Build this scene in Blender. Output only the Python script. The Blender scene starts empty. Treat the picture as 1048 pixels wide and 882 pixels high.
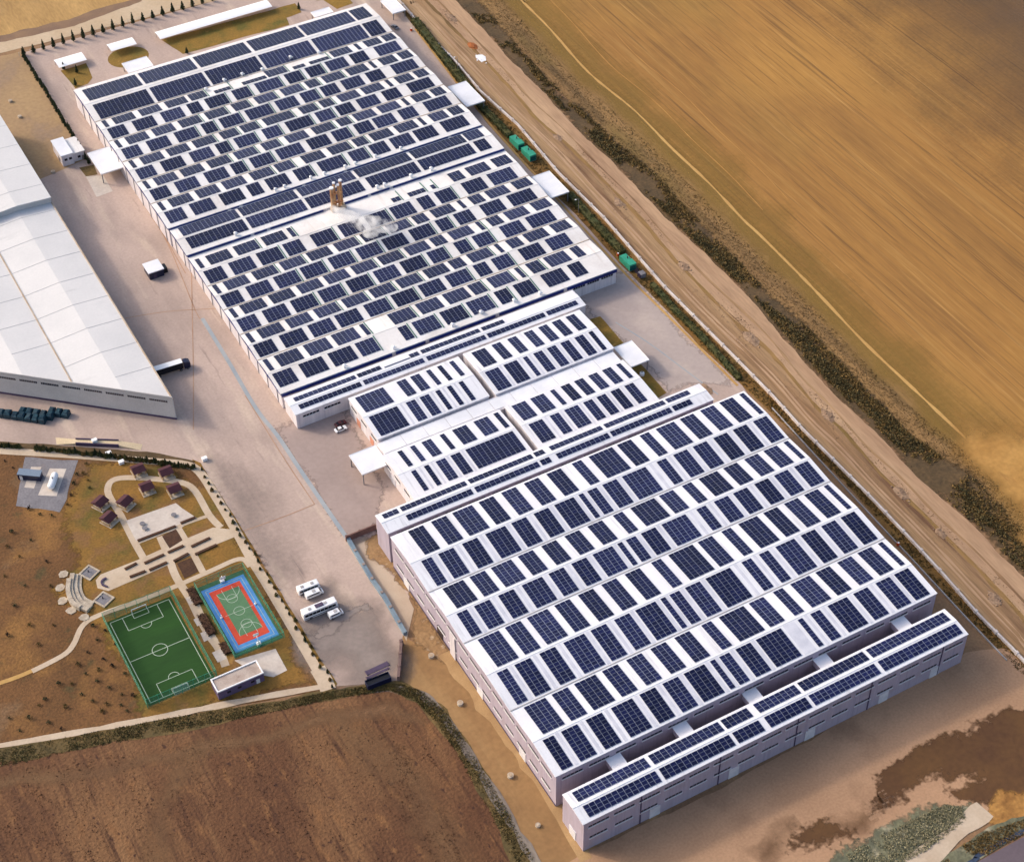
import bpy, bmesh, math, random
from mathutils import Vector, Matrix, noise
R = math.radians
random.seed(7)
C = bpy.context.scene.collection
# ---------------------------------------------------------------- camera, sky, sun, exposure
F, PIT, YAW, ROLL = 1817.41344, 0.778546125, 1.0721245, -0.0154013326
CAM = Vector((-151.961, -255.536, 450.0))
fw = Vector((math.cos(PIT)*math.cos(YAW), math.cos(PIT)*math.sin(YAW), -math.sin(PIT)))
r0 = Vector((math.sin(YAW), -math.cos(YAW), 0)); u0 = r0.cross(fw)
rt = math.cos(ROLL)*r0 + math.sin(ROLL)*u0
up = -math.sin(ROLL)*r0 + math.cos(ROLL)*u0
cd = bpy.data.cameras.new('camera'); cam = bpy.data.objects.new('camera', cd); C.objects.link(cam)
cam.matrix_world = Matrix(((rt.x, up.x, -fw.x, CAM.x), (rt.y, up.y, -fw.y, CAM.y), (rt.z, up.z, -fw.z, CAM.z), (0, 0, 0, 1)))
cd.sensor_fit = 'HORIZONTAL'; cd.sensor_width = 36; cd.lens = 36*F/1048
cd.clip_start = 5; cd.clip_end = 6000
bpy.context.scene.camera = cam
SUNV = Vector((-1.08, 1.22, 1.0)).normalized()          # towards the sun
EL = math.asin(SUNV.z); AZ = math.atan2(SUNV.x, SUNV.y)
w = bpy.data.worlds.new('World'); bpy.context.scene.world = w; w.use_nodes = True
nt = w.node_tree; sky = nt.nodes.new('ShaderNodeTexSky'); sky.sky_type = 'NISHITA'; sky.sun_disc = False
sky.sun_elevation = EL; sky.sun_rotation = AZ; sky.air_density = 1.0; sky.dust_density = 4.5
bg = nt.nodes['Background']; bg.inputs[1].default_value = 0.15
nt.links.new(sky.outputs[0], bg.inputs[0])
sd = bpy.data.lights.new('sun', 'SUN'); sd.energy = 1.05; sd.angle = R(4); sd.color = (1.0, 0.90, 0.76)
so = bpy.data.objects.new('sun', sd); C.objects.link(so)
so.rotation_euler = SUNV.to_track_quat('Z', 'Y').to_euler()
vs = bpy.context.scene.view_settings
vs.view_transform = 'Standard'; vs.look = 'None'; vs.gamma = 1; vs.use_curve_mapping = False; vs.exposure = 0.68

def g(x, y, z=0.0):
    """survey: the place on the level z that the photograph's point (x, y) stands for, in metres"""
    d = fw*F + rt*(x-524) - up*(y-441)
    return CAM + d*((z-CAM.z)/d.z)
# ---------------------------------------------------------------- helpers
def link(o, parent=None):
    C.objects.link(o)
    if parent: o.parent = parent
    return o
def tag(o, label=None, cat=None, group=None, kind=None):
    if label: o['label'] = label
    if cat: o['category'] = cat
    if group: o['group'] = group
    if kind: o['kind'] = kind
    return o
def empty(name, loc, label, cat, group=None, rz=0):
    o = bpy.data.objects.new(name, None); o.empty_display_size = 1
    o.location = loc; o.rotation_euler = (0, 0, rz); link(o)
    return tag(o, label, cat, group)
WORLD = set()                       # roots whose parts are given in world coordinates
class MB:
    def __init__(s): s.v = []; s.f = []; s.uv = {}; s.mi = []
    def face(s, pts, uv=None, mi=0):
        i = len(s.v); s.v += [tuple(p) for p in pts]; s.f.append(tuple(range(i, i+len(pts)))); s.mi.append(mi)
        if uv: s.uv[len(s.f)-1] = uv
        return s
    def hexa(s, b, t, uvt=None, mi=0, bottom=True):
        """b, t: four bottom and four top points, counter-clockwise seen from above"""
        s.face(t, uvt, mi)
        if bottom: s.face(b[::-1], None, mi)
        for i in range(4):
            j = (i+1) % 4; s.face([b[i], b[j], t[j], t[i]], None, mi)
        return s
    def box(s, x0, x1, y0, y1, z0, z1, mi=0):
        q = [(x0, y0), (x1, y0), (x1, y1), (x0, y1)]
        return s.hexa([(a, b, z0) for a, b in q], [(a, b, z1) for a, b in q], None, mi)
    def cyl(s, a, b, ra, rb=None, n=8, mi=0, caps=True):
        a = Vector(a); b = Vector(b); rb = ra if rb is None else rb
        d = (b-a).normalized(); x = d.orthogonal().normalized(); y = d.cross(x)
        A = [a+(x*math.cos(2*math.pi*i/n)+y*math.sin(2*math.pi*i/n))*ra for i in range(n)]
        B = [b+(x*math.cos(2*math.pi*i/n)+y*math.sin(2*math.pi*i/n))*rb for i in range(n)]
        for i in range(n):
            j = (i+1) % n; s.face([A[i], A[j], B[j], B[i]], None, mi)
        if caps: s.face(A[::-1], None, mi); s.face(B, None, mi)
        return s
    def prism(s, prof, x0, x1, axis='x', mi=0):
        """profile (a, z) swept along an axis"""
        P = (lambda t, a, z: (t, a, z)) if axis == 'x' else (lambda t, a, z: (a, t, z))
        A = [P(x0, a, z) for a, z in prof]; B = [P(x1, a, z) for a, z in prof]
        s.face(A[::-1], None, mi); s.face(B, None, mi)
        for i in range(len(prof)):
            j = (i+1) % len(prof); s.face([A[i], A[j], B[j], B[i]], None, mi)
        return s
    def build(s, name, mats, parent=None, smooth=False, fix=False):
        me = bpy.data.meshes.new(name); me.from_pydata(s.v, [], s.f)
        if not isinstance(mats, (list, tuple)): mats = [mats]
        for m in mats: me.materials.append(m)
        if len(mats) > 1: me.polygons.foreach_set('material_index', s.mi)
        if s.uv:
            ul = me.uv_layers.new(name='UVMap')
            for fi, uv in s.uv.items():
                for k, li in enumerate(me.polygons[fi].loop_indices): ul.data[li].uv = uv[k]
        if fix:
            bm = bmesh.new(); bm.from_mesh(me); bmesh.ops.remove_doubles(bm, verts=bm.verts, dist=1e-4)
            bmesh.ops.recalc_face_normals(bm, faces=bm.faces); bm.to_mesh(me); bm.free()
        if smooth: me.polygons.foreach_set('use_smooth', [True]*len(me.polygons))
        me.update()
        o = link(bpy.data.objects.new(name, me), parent)
        if parent and parent.name in WORLD: o.location = -parent.location
        return o
# ---------------------------------------------------------------- materials
def lin(c): c /= 255.0; return c/12.92 if c <= .04045 else ((c+.055)/1.055)**2.4
def col(*c, k=None):
    if k is None: k = .8+.2*max(0, min(1, (min(c)-200)/28))
    r_, g_, b_ = (min(.85, lin(v)*k) for v in c)
    q_ = max(0, min(1, (c[0]-c[2]-38)/25))
    b_ *= 1-.22*q_; g_ *= 1-.02*q_
    return (r_, g_, b_, 1)
MATS = {}
def mat(name, base, var=None, scale=.3, rough=.85, spec=.3, metal=0, amt=1.0, stretch=None, bump=0, bscale=3,  fine=.12, extra=None, detail=6, mscale=None, extra_rot=0):
    """procedural surface: base colour broken by a large noise towards var, plus a fine grain"""
    m = bpy.data.materials.new(name); m.use_nodes = True; n = m.node_tree.nodes; l = m.node_tree.links
    b = n['Principled BSDF']; b.inputs['Roughness'].default_value = rough; b.inputs['Metallic'].default_value = metal
    b.inputs['Specular IOR Level'].default_value = spec
    geo = n.new('ShaderNodeNewGeometry'); mp = n.new('ShaderNodeMapping'); l.new(geo.outputs['Position'], mp.inputs[0])
    mp.inputs['Rotation'].default_value = (0, 0, extra_rot)
    if stretch: mp.inputs['Scale'].default_value = stretch
    n1 = n.new('ShaderNodeTexNoise'); n1.inputs['Scale'].default_value = scale; n1.inputs['Detail'].default_value = detail; n1.inputs['Roughness'].default_value = .62
    l.new(mp.outputs[0], n1.inputs['Vector'])
    cr = n.new('ShaderNodeValToRGB'); cr.color_ramp.elements[0].position = .36; cr.color_ramp.elements[1].position = .64
    cr.color_ramp.elements[0].color = base; cr.color_ramp.elements[1].color = var or base
    l.new(n1.outputs[0], cr.inputs[0]); out = cr.outputs[0]
    if extra:
        for (ecol, escale, lo, hi, est) in extra:
            mp2 = n.new('ShaderNodeMapping'); l.new(geo.outputs['Position'], mp2.inputs[0])
            mp2.inputs['Rotation'].default_value = (0, 0, extra_rot)
            if est: mp2.inputs['Scale'].default_value = est
            n3 = n.new('ShaderNodeTexNoise'); n3.inputs['Scale'].default_value = escale; n3.inputs['Detail'].default_value = 7; n3.inputs['Roughness'].default_value = .6
            l.new(mp2.outputs[0], n3.inputs['Vector'])
            mr = n.new('ShaderNodeMapRange'); mr.inputs[1].default_value = lo; mr.inputs[2].default_value = hi; l.new(n3.outputs[0], mr.inputs[0])
            mx = n.new('ShaderNodeMix'); mx.data_type = 'RGBA'; l.new(mr.outputs[0], mx.inputs[0]); l.new(out, mx.inputs[6]); mx.inputs[7].default_value = ecol
            out = mx.outputs[2]
    if fine:
        n2 = n.new('ShaderNodeTexNoise'); n2.inputs['Scale'].default_value = bscale; n2.inputs['Detail'].default_value = 4
        l.new(mp.outputs[0], n2.inputs['Vector'])
        mr = n.new('ShaderNodeMapRange'); mr.inputs[1].default_value = .3; mr.inputs[2].default_value = .7; mr.inputs[3].default_value = 1-fine; mr.inputs[4].default_value = 1+fine
        l.new(n2.outputs[0], mr.inputs[0])
        mu = n.new('ShaderNodeMix'); mu.data_type = 'RGBA'; mu.blend_type = 'MULTIPLY'; mu.inputs[0].default_value = 1
        l.new(out, mu.inputs[6]); l.new(mr.outputs[0], mu.inputs[7]); out = mu.outputs[2]
        if bump:
            bp = n.new('ShaderNodeBump'); bp.inputs['Strength'].default_value = 1; bp.inputs['Distance'].default_value = bump
            l.new(n2.outputs[0], bp.inputs['Height']); l.new(bp.outputs[0], b.inputs['Normal'])
    l.new(out, b.inputs['Base Color'])
    MATS[name] = m
    return m
def solar_material():
    m = bpy.data.materials.new('solar_glass'); m.use_nodes = True; n = m.node_tree.nodes; l = m.node_tree.links
    b = n['Principled BSDF']; b.inputs['Roughness'].default_value = .24; b.inputs['Specular IOR Level'].default_value = .24
    uv = n.new('ShaderNodeUVMap'); sp = n.new('ShaderNodeSeparateXYZ'); l.new(uv.outputs[0], sp.inputs[0])
    def M(op, a, b_=None):
        q = n.new('ShaderNodeMath'); q.operation = op
        for i, x in enumerate((a, b_)):
            if x is None: continue
            if isinstance(x, (int, float)): q.inputs[i].default_value = x
            else: l.new(x, q.inputs[i])
        return q.outputs[0]
    def edge(c, wd):
        f = M('FRACT', c); d = M('ABSOLUTE', M('SUBTRACT', f, .5)); return M('GREATER_THAN', d, .5-wd)
    e = M('MAXIMUM', edge(sp.outputs[1], .05), edge(sp.outputs[0], .035))
    cells = M('MULTIPLY', M('MAXIMUM', edge(M('MULTIPLY', sp.outputs[0], 10), .05), edge(M('MULTIPLY', sp.outputs[1], 6), .05)), .12)
    fl = n.new('ShaderNodeVectorMath'); fl.operation = 'FLOOR'; l.new(uv.outputs[0], fl.inputs[0])
    oi = n.new('ShaderNodeObjectInfo'); ad = n.new('ShaderNodeVectorMath'); ad.operation = 'ADD'; l.new(fl.outputs[0], ad.inputs[0]); l.new(oi.outputs['Location'], ad.inputs[1])
    wn = n.new('ShaderNodeTexWhiteNoise'); l.new(ad.outputs[0], wn.inputs['Vector'])
    cr = n.new('ShaderNodeValToRGB'); cr.color_ramp.elements[0].color = (.0035, .005, .030, 1); cr.color_ramp.elements[1].color = (.007, .010, .056, 1)
    l.new(wn.outputs['Value'], cr.inputs[0])
    mx = n.new('ShaderNodeMix'); mx.data_type = 'RGBA'; l.new(cells, mx.inputs[0]); l.new(cr.outputs[0], mx.inputs[6]); mx.inputs[7].default_value = col(60, 66, 100)
    m2 = n.new('ShaderNodeMix'); m2.data_type = 'RGBA'; l.new(e, m2.inputs[0]); l.new(mx.outputs[2], m2.inputs[6]); m2.inputs[7].default_value = col(112, 120, 140)
    rnd = n.new('ShaderNodeMapRange'); rnd.inputs[3].default_value = .7; rnd.inputs[4].default_value = 1.35; l.new(oi.outputs['Random'], rnd.inputs[0])
    m3 = n.new('ShaderNodeMix'); m3.data_type = 'RGBA'; m3.blend_type = 'MULTIPLY'; m3.inputs[0].default_value = 1; l.new(m2.outputs[2], m3.inputs[6]); l.new(rnd.outputs[0], m3.inputs[7])
    l.new(m3.outputs[2], b.inputs['Base Color'])
    rr = n.new('ShaderNodeMapRange'); rr.inputs[3].default_value = .16; rr.inputs[4].default_value = .4; l.new(oi.outputs['Random'], rr.inputs[0]); l.new(rr.outputs[0], b.inputs['Roughness'])
    return m
M_SOLAR = solar_material()
M_ALU = mat('aluminium', col(150, 150, 158), rough=.4, metal=.6, fine=0)
M_ROOFA = mat('white_roof', col(238, 238, 242, k=.9), col(228, 228, 233, k=.9), .05, rough=.5, fine=.03, bscale=1.5, extra=[(col(200, 199, 205), .6, .56, .8, (1, .05, 1)), (col(222, 221, 226), .07, .5, .75, None)])
M_ROOFB = mat('cream_roof', col(241, 238, 236, k=.9), col(233, 228, 224, k=.9), .06, rough=.6, fine=.04, bscale=1.2, extra=[(col(214, 202, 192), .5, .58, .85, (1, .06, 1)), (col(220, 213, 208), .08, .5, .75, None)])
M_ROOFC = mat('grey_white_roof', col(222, 219, 217, k=.92), col(212, 210, 209, k=.92), .04, rough=.55, fine=.03, bscale=1.2, extra=[(col(200, 199, 198), .2, .62, .85, (.2, 1, 1))])
M_TRIM = mat('white_trim', col(240, 239, 240), col(228, 227, 229), .3, rough=.5, fine=.03)
M_SEAM = mat('seam_strip', col(198, 197, 198), fine=.03)
M_RUST = mat('rusty_gutter', col(206, 190, 172), col(184, 158, 134), .2, rough=.7)
M_GUT = mat('grey_gutter', col(168, 164, 164), col(190, 186, 186), .2, rough=.6)
M_WALLA = mat('lilac_panel_wall', col(206, 194, 210, k=.66), col(197, 185, 202, k=.66), .12, rough=.55, fine=.07, bscale=1.6, stretch=(1, 1, .05), extra=[(col(168, 160, 180, k=.74), .9, .54, .72, (1, 1, .03)), (col(184, 170, 180, k=.74), .2, .5, .75, None)])
M_WALLB = mat('white_panel_wall', col(228, 221, 222), col(212, 205, 210), .12, rough=.55, fine=.07, bscale=1.6, stretch=(1, 1, .05), extra=[(col(190, 182, 190), .8, .54, .72, (1, 1, .03))])
M_BLUE = mat('blue_fascia', col(20, 44, 128), col(14, 32, 100), .2, rough=.4)
M_GREENP = mat('green_tray', col(70, 128, 112), col(60, 108, 100), .3, rough=.5)
M_SKYL = mat('skylight_sheet', col(218, 218, 226), col(206, 207, 218), .2, rough=.3, fine=.03)
M_WIN = mat('dark_window', col(30, 32, 48), col(44, 46, 62), .6, rough=.12, spec=.6, fine=0)
M_SILL = mat('pale_sill', col(225, 220, 218), rough=.5, fine=.03)
M_DOOR = mat('pale_door', col(222, 220, 224), col(206, 206, 212), .3, rough=.5, fine=.03)
M_PLINTH = mat('dark_plinth', col(92, 78, 104), col(80, 68, 90), .3)
M_CANOPY = mat('canopy_sheet', col(232, 232, 236), col(220, 221, 226), .1, rough=.5, fine=.03)
M_STEEL = mat('steel_post', col(150, 148, 152), rough=.45, metal=.4, fine=0)
M_APRON = mat('apron_concrete', col(205, 181, 168), col(188, 166, 154), .025, rough=.9, fine=.07, bscale=1.0, bump=.02,
              extra=[(col(172, 152, 142), .05, .48, .7, (1, .3, 1)), (col(218, 196, 178), .12, .54, .72, (1, .15, 1)), (col(160, 140, 132), .3, .62, .74, (1, .12, 1))])
M_TAN = mat('tan_dirt_road', col(212, 190, 166), col(196, 170, 144), .03, fine=.07, bscale=.7, bump=.03)
M_ROADR = mat('pink_dirt_road', col(196, 162, 138), col(172, 138, 116), .1, fine=.13, bscale=1.1, bump=.05, stretch=(1, .12, 1), extra=[(col(206, 176, 150), .12, .55, .8, (1, .1, 1))])
M_DIRT = mat('bare_dirt', col(158, 124, 98), col(138, 106, 84), .05, fine=.16, bscale=1.1, bump=.1, extra=[(col(178, 144, 114), .06, .55, .78, (1, .25, 1))])
M_BAND = mat('rutted_dirt', col(154, 120, 94), col(180, 148, 120), .12, fine=.18, bscale=1.3, bump=.2, stretch=(1, .05, 1), extra=[(col(118, 86, 66), .16, .5, .66, (1, .08, 1)), (col(198, 168, 140), .3, .58, .7, (1, .02, 1))])
M_DITCH = mat('ditch_soil', col(128, 92, 48), col(140, 106, 62), .15, fine=.25, bscale=1.2, bump=.15, extra=[(col(92, 82, 44), .15, .5, .75, (1, .15, 1))])
M_GOLD = mat('stubble_field', col(176, 129, 74), col(160, 116, 67), .035, fine=.1, bscale=1.3, bump=.05, stretch=(1, .08, 1), detail=12,
             extra=[(col(138, 100, 62), .2, .5, .76, (1, .04, 1)), (col(184, 142, 90), .35, .54, .78, (1, .03, 1)), (col(132, 96, 60), .02, .52, .78, (1, .12, 1)), (col(148, 118, 68), .008, .5, .72, (1, .5, 1)), (col(190, 142, 80), .006, .5, .72, None), (col(122, 88, 54), 1.0, .54, .68, (1, .012, 1)), (col(194, 150, 96), .8, .58, .72, (1, .01, 1))], extra_rot=R(-4))
M_GOLD2 = mat('dry_grass_field', col(198, 160, 112), col(172, 136, 92), .06, fine=.16, bscale=1.1, bump=.05, stretch=(1, .2, 1), extra=[(col(150, 122, 92), .03, .58, .8, None)])
M_VERGE = mat('rough_verge', col(142, 110, 78), col(160, 126, 86), .08, fine=.2, bscale=1.2, bump=.15, stretch=(1, .1, 1), extra=[(col(104, 82, 54), .09, .5, .68, (1, .1, 1)), (col(128, 106, 60), .03, .52, .7, (1, .3, 1))])
M_OLIVE = mat('olive_stubble', col(152, 122, 66), col(164, 130, 74), .03, fine=.1, bscale=.6, bump=.05, stretch=(1, .05, 1))
M_PATHY = mat('pale_track', col(206, 166, 112), col(192, 150, 98), .05, fine=.08, bscale=.6)
M_SCRUBG = mat('scrub_soil', col(84, 68, 46), col(106, 84, 58), .1, fine=.2, bscale=.8, bump=.2)
M_PLOUGH = mat('ploughed_soil', col(114, 78, 55), col(96, 62, 43), .04, fine=.2, bscale=1.1, bump=.3, detail=9, extra=[(col(144, 106, 78), .02, .52, .68, (1, .25, 1)), (col(134, 94, 66), .22, .56, .66, (1, .35, 1)), (col(74, 46, 34), .5, .6, .68, (1, .6, 1)), (col(82, 52, 36), .45, .52, .7, (1, .07, 1)), (col(140, 102, 74), .3, .6, .76, (1, .05, 1))])
M_PLOUGHL = mat('trodden_soil', col(148, 114, 88), col(130, 96, 74), .04, fine=.14, bscale=.6, bump=.1)
M_PSOIL = mat('park_soil', col(124, 86, 56), col(104, 72, 44), .06, fine=.26, bscale=1.2, bump=.2, extra=[(col(150, 108, 64), .045, .5, .68, None), (col(142, 112, 88), .03, .55, .7, None), (col(88, 72, 42), .12, .6, .7, None)])
M_PGRASS = mat('park_lawn', col(150, 110, 54), col(126, 96, 46), .09, fine=.22, bscale=1.3, bump=.1, extra=[(col(104, 92, 42), .07, .5, .66, None), (col(134, 98, 66), .1, .52, .66, None), (col(168, 128, 74), .2, .62, .72, None)])
M_LAWN = mat('winter_lawn', col(150, 116, 54), col(128, 104, 48), .07, fine=.2, bscale=1.3, bump=.06, extra=[(col(106, 98, 44), .12, .5, .66, None), (col(168, 134, 78), .2, .6, .72, None)])
M_PATH = mat('park_paving', col(214, 194, 172), col(200, 178, 156), .12, fine=.06, bscale=1.2)
M_PLAZA = mat('plaza_paving', col(222, 210, 198), col(206, 192, 180), .2, fine=.07, bscale=1.0)
M_BED = mat('planting_bed', col(74, 48, 36), col(88, 60, 42), .4, fine=.25, bscale=1.5, bump=.1)
M_GRAVEL = mat('grey_gravel', col(142, 138, 142), col(126, 123, 128), .15, fine=.16, bscale=1.4, bump=.08, extra=[(col(150, 128, 112), .12, .6, .8, None)])
M_DRAIN = mat('gravel_drain', col(146, 134, 122), col(118, 108, 100), .1, fine=.2, bscale=1.0, bump=.15, stretch=(1, .3, 1))
M_BANK = mat('grassy_bank', col(98, 84, 52), col(122, 98, 64), .08, fine=.2, bscale=.9, bump=.2, extra=[(col(60, 56, 34), .12, .52, .75, None)])
M_WET = mat('wet_soil', col(108, 76, 48), col(94, 64, 42), .06, fine=.12, bscale=.6, bump=.06, rough=.7)
M_FRONT = mat('graded_soil', col(198, 158, 136), col(180, 142, 120), .02, fine=.1, bscale=1.3, bump=.06, extra=[(col(136, 104, 84), .03, .56, .8, None)])
M_ROCK = mat('green_rubble', col(128, 126, 98), col(104, 104, 84), .12, fine=.3, bscale=.6, bump=.4, extra=[(col(176, 166, 138), .14, .56, .7, None)])
M_ASPH = mat('old_asphalt', col(120, 106, 112), col(108, 95, 102), .05, fine=.08, bscale=1)
M_LANE = mat('blue_grey_lane', col(176, 180, 182), col(156, 166, 174), .1, fine=.06, bscale=.8)
M_BLUEW = mat('blue_wall', col(138, 156, 168), col(112, 132, 150), .2, fine=.08)
M_REDLINE = mat('rust_joint', col(178, 140, 122), col(190, 156, 138), .2)
M_GREYP = mat('patched_asphalt', col(160, 146, 138), col(144, 131, 125), .07, fine=.08, bscale=.8)
M_TURF = mat('artificial_turf', col(40, 84, 26), col(30, 68, 22), .06, fine=.08, bscale=1.0, stretch=(.2, 1, 1))
M_TURFD = mat('dark_turf', col(22, 70, 38), rough=.9)
M_LINE = mat('white_line', col(186, 200, 182), fine=.04)
M_CGREEN = mat('court_green', col(96, 136, 98), col(88, 126, 92), .2)
M_CRED = mat('court_red', col(214, 84, 66), col(198, 74, 62), .2, fine=.08, bscale=1)
M_CBLUE = mat('court_blue', col(88, 152, 214), col(78, 140, 204), .2, fine=.08, bscale=1)
M_COUT = mat('court_surround', col(70, 116, 84), col(62, 104, 76), .2)
M_BARK = mat('bark', col(86, 66, 50), rough=.9)
M_CYP = mat('cypress_foliage', col(40, 52, 30), col(56, 66, 38), .8, fine=.3, bscale=2)
M_HEDGE = mat('hedge_foliage', col(66, 74, 40), col(96, 90, 50), .4, fine=.3, bscale=2)
M_SHRUB = mat('dry_shrub', col(120, 94, 52), col(92, 78, 44), .5, fine=.3, bscale=2)
M_SCRUB = mat('scrub_foliage', col(112, 94, 60), col(142, 114, 72), .15, fine=.35, bscale=1.2)
M_BGR = mat('bank_tufts', col(128, 108, 68), col(104, 90, 56), .2, fine=.3, bscale=1.5)
M_DSCR = mat('dark_scrub_foliage', col(80, 74, 48), col(104, 92, 58), .3, fine=.3, bscale=1.5)
M_VGR = mat('verge_tufts', col(128, 100, 66), col(104, 84, 54), .2, fine=.3, bscale=1.5)
M_GMET = mat('teal_container', col(64, 176, 142), col(52, 156, 126), .5, rough=.45, fine=.08)
M_GMETD = mat('dark_teal', col(16, 90, 88), rough=.5)
M_TEALT = mat('dark_teal_tarp', col(24, 46, 62), col(38, 78, 92), .7, rough=.5, fine=.3, bscale=2)
M_WHITEP = mat('white_paint', col(240, 240, 242), rough=.3, spec=.5, fine=0)
M_NAVY = mat('navy_paint', col(20, 28, 62), rough=.35, spec=.5, fine=0)
M_BLACKP = mat('black_trailer_side', col(26, 26, 34), rough=.4, fine=0)
M_RUBBER = mat('rubber', col(24, 24, 26), rough=.8, fine=0)
M_GLASS = mat('vehicle_glass', col(18, 22, 40), rough=.08, spec=.7, fine=0)
M_DRED = mat('dark_red_paint', col(90, 26, 34), rough=.3, spec=.5, fine=0)
M_ORANGE = mat('orange_plastic', col(226, 92, 44), rough=.5, fine=0)
M_TILE = mat('maroon_tile', col(86, 48, 56), col(72, 40, 50), .5, fine=.12, bscale=2)
M_WOOD = mat('light_timber', col(186, 152, 114), col(160, 126, 92), .5)
M_BRICKP = mat('pink_render', col(214, 196, 180), col(200, 182, 168), .3)
M_PWALL = mat('pavilion_wall', col(116, 98, 128), col(104, 88, 116), .3)
M_CHIM = mat('rusty_flue', col(212, 172, 140), col(176, 116, 84), .4, rough=.6, fine=.15)
M_BARR = mat('concrete_barrier', col(226, 216, 210), col(206, 192, 186), .3, fine=.1, bscale=1.5)
M_STONE = mat('pale_stone', col(206, 192, 172), col(176, 160, 142), .5, fine=.15, bscale=1.5)
M_RUB = mat('rubble_stone', col(176, 146, 124), col(136, 110, 92), .7, fine=.2, bscale=1.5)
M_ORSOIL = mat('orange_soil', col(186, 112, 66), col(166, 98, 60), .3, fine=.15)
M_NET = mat('green_mesh_fence', col(52, 134, 108), rough=.7, fine=.1, bscale=2)
nn = M_NET.node_tree; bs = nn.nodes['Principled BSDF']; tr = nn.nodes.new('ShaderNodeBsdfTransparent'); ms = nn.nodes.new('ShaderNodeMixShader'); ms.inputs[0].default_value = .42
nn.links.new(tr.outputs[0], ms.inputs[1]); nn.links.new(bs.outputs[0], ms.inputs[2]); nn.links.new(ms.outputs[0], nn.nodes['Material Output'].inputs['Surface'])
# ---------------------------------------------------------------- ground sheets
def densify(P, step, jit, seed):
    out = []
    for i in range(len(P)):
        a = P[i]; b = P[(i+1) % len(P)]; L = (b-a).length; n = max(1, int(L/step))
        for k in range(n): out.append(a.lerp(b, k/n))
    if jit:
        o2 = []
        for p in out:
            q = noise.noise_vector(Vector((p.x*.11+seed, p.y*.11, 0)))*jit*1.6 + noise.noise_vector(Vector((p.x*.45, p.y*.45+seed, 3)))*jit*.8
            o2.append(Vector((p.x+q.x, p.y+q.y, p.z)))
        out = o2
    return out
def sheet(name, pts, m, z, jit=0, world=False, step=2.5, kind='structure'):
    P = [Vector((p[0], p[1], 0)) if world else g(*p) for p in pts]
    if jit: P = densify(P, step, jit, len(name)*1.7+z*10)
    bm = bmesh.new(); vs_ = [bm.verts.new((p.x, p.y, z)) for p in P]
    f = bm.faces.new(vs_); f.normal_update()
    if f.normal.z < 0: f.normal_flip()
    bmesh.ops.triangulate(bm, faces=bm.faces[:], ngon_method='EAR_CLIP')
    me = bpy.data.meshes.new(name); bm.to_mesh(me); bm.free(); me.materials.append(m)
    o = link(bpy.data.objects.new(name, me)); o['kind'] = kind
    return o
def soft_material(m, broad=False):
    n = m.name+('_broad' if broad else '_soft')
    if n in MATS: return MATS[n]
    q = m.copy(); q.name = n; MATS[n] = q; t = q.node_tree; b = t.nodes['Principled BSDF']; at = t.nodes.new('ShaderNodeAttribute'); at.attribute_name = 'cover'
    no = t.nodes.new('ShaderNodeTexNoise'); no.inputs['Scale'].default_value = .55; no.inputs['Detail'].default_value = 6; ge = t.nodes.new('ShaderNodeNewGeometry'); t.links.new(ge.outputs['Position'], no.inputs['Vector'])
    m1 = t.nodes.new('ShaderNodeMath'); m1.operation = 'MULTIPLY_ADD'; m1.inputs[1].default_value = .3 if broad else 1.1; m1.inputs[2].default_value = -.15 if broad else -.55; t.links.new(no.outputs[0], m1.inputs[0])
    m2 = t.nodes.new('ShaderNodeMath'); m2.operation = 'ADD'; t.links.new(at.outputs['Fac'], m2.inputs[0]); t.links.new(m1.outputs[0], m2.inputs[1])
    mr = t.nodes.new('ShaderNodeMapRange'); mr.inputs[1].default_value = .05 if broad else .32; mr.inputs[2].default_value = 1.0 if broad else .68; t.links.new(m2.outputs[0], mr.inputs[0])
    tr = t.nodes.new('ShaderNodeBsdfTransparent'); ms = t.nodes.new('ShaderNodeMixShader'); t.links.new(mr.outputs[0], ms.inputs[0]); t.links.new(tr.outputs[0], ms.inputs[1]); t.links.new(b.outputs[0], ms.inputs[2]); t.links.new(ms.outputs[0], t.nodes['Material Output'].inputs['Surface'])
    return q
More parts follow.
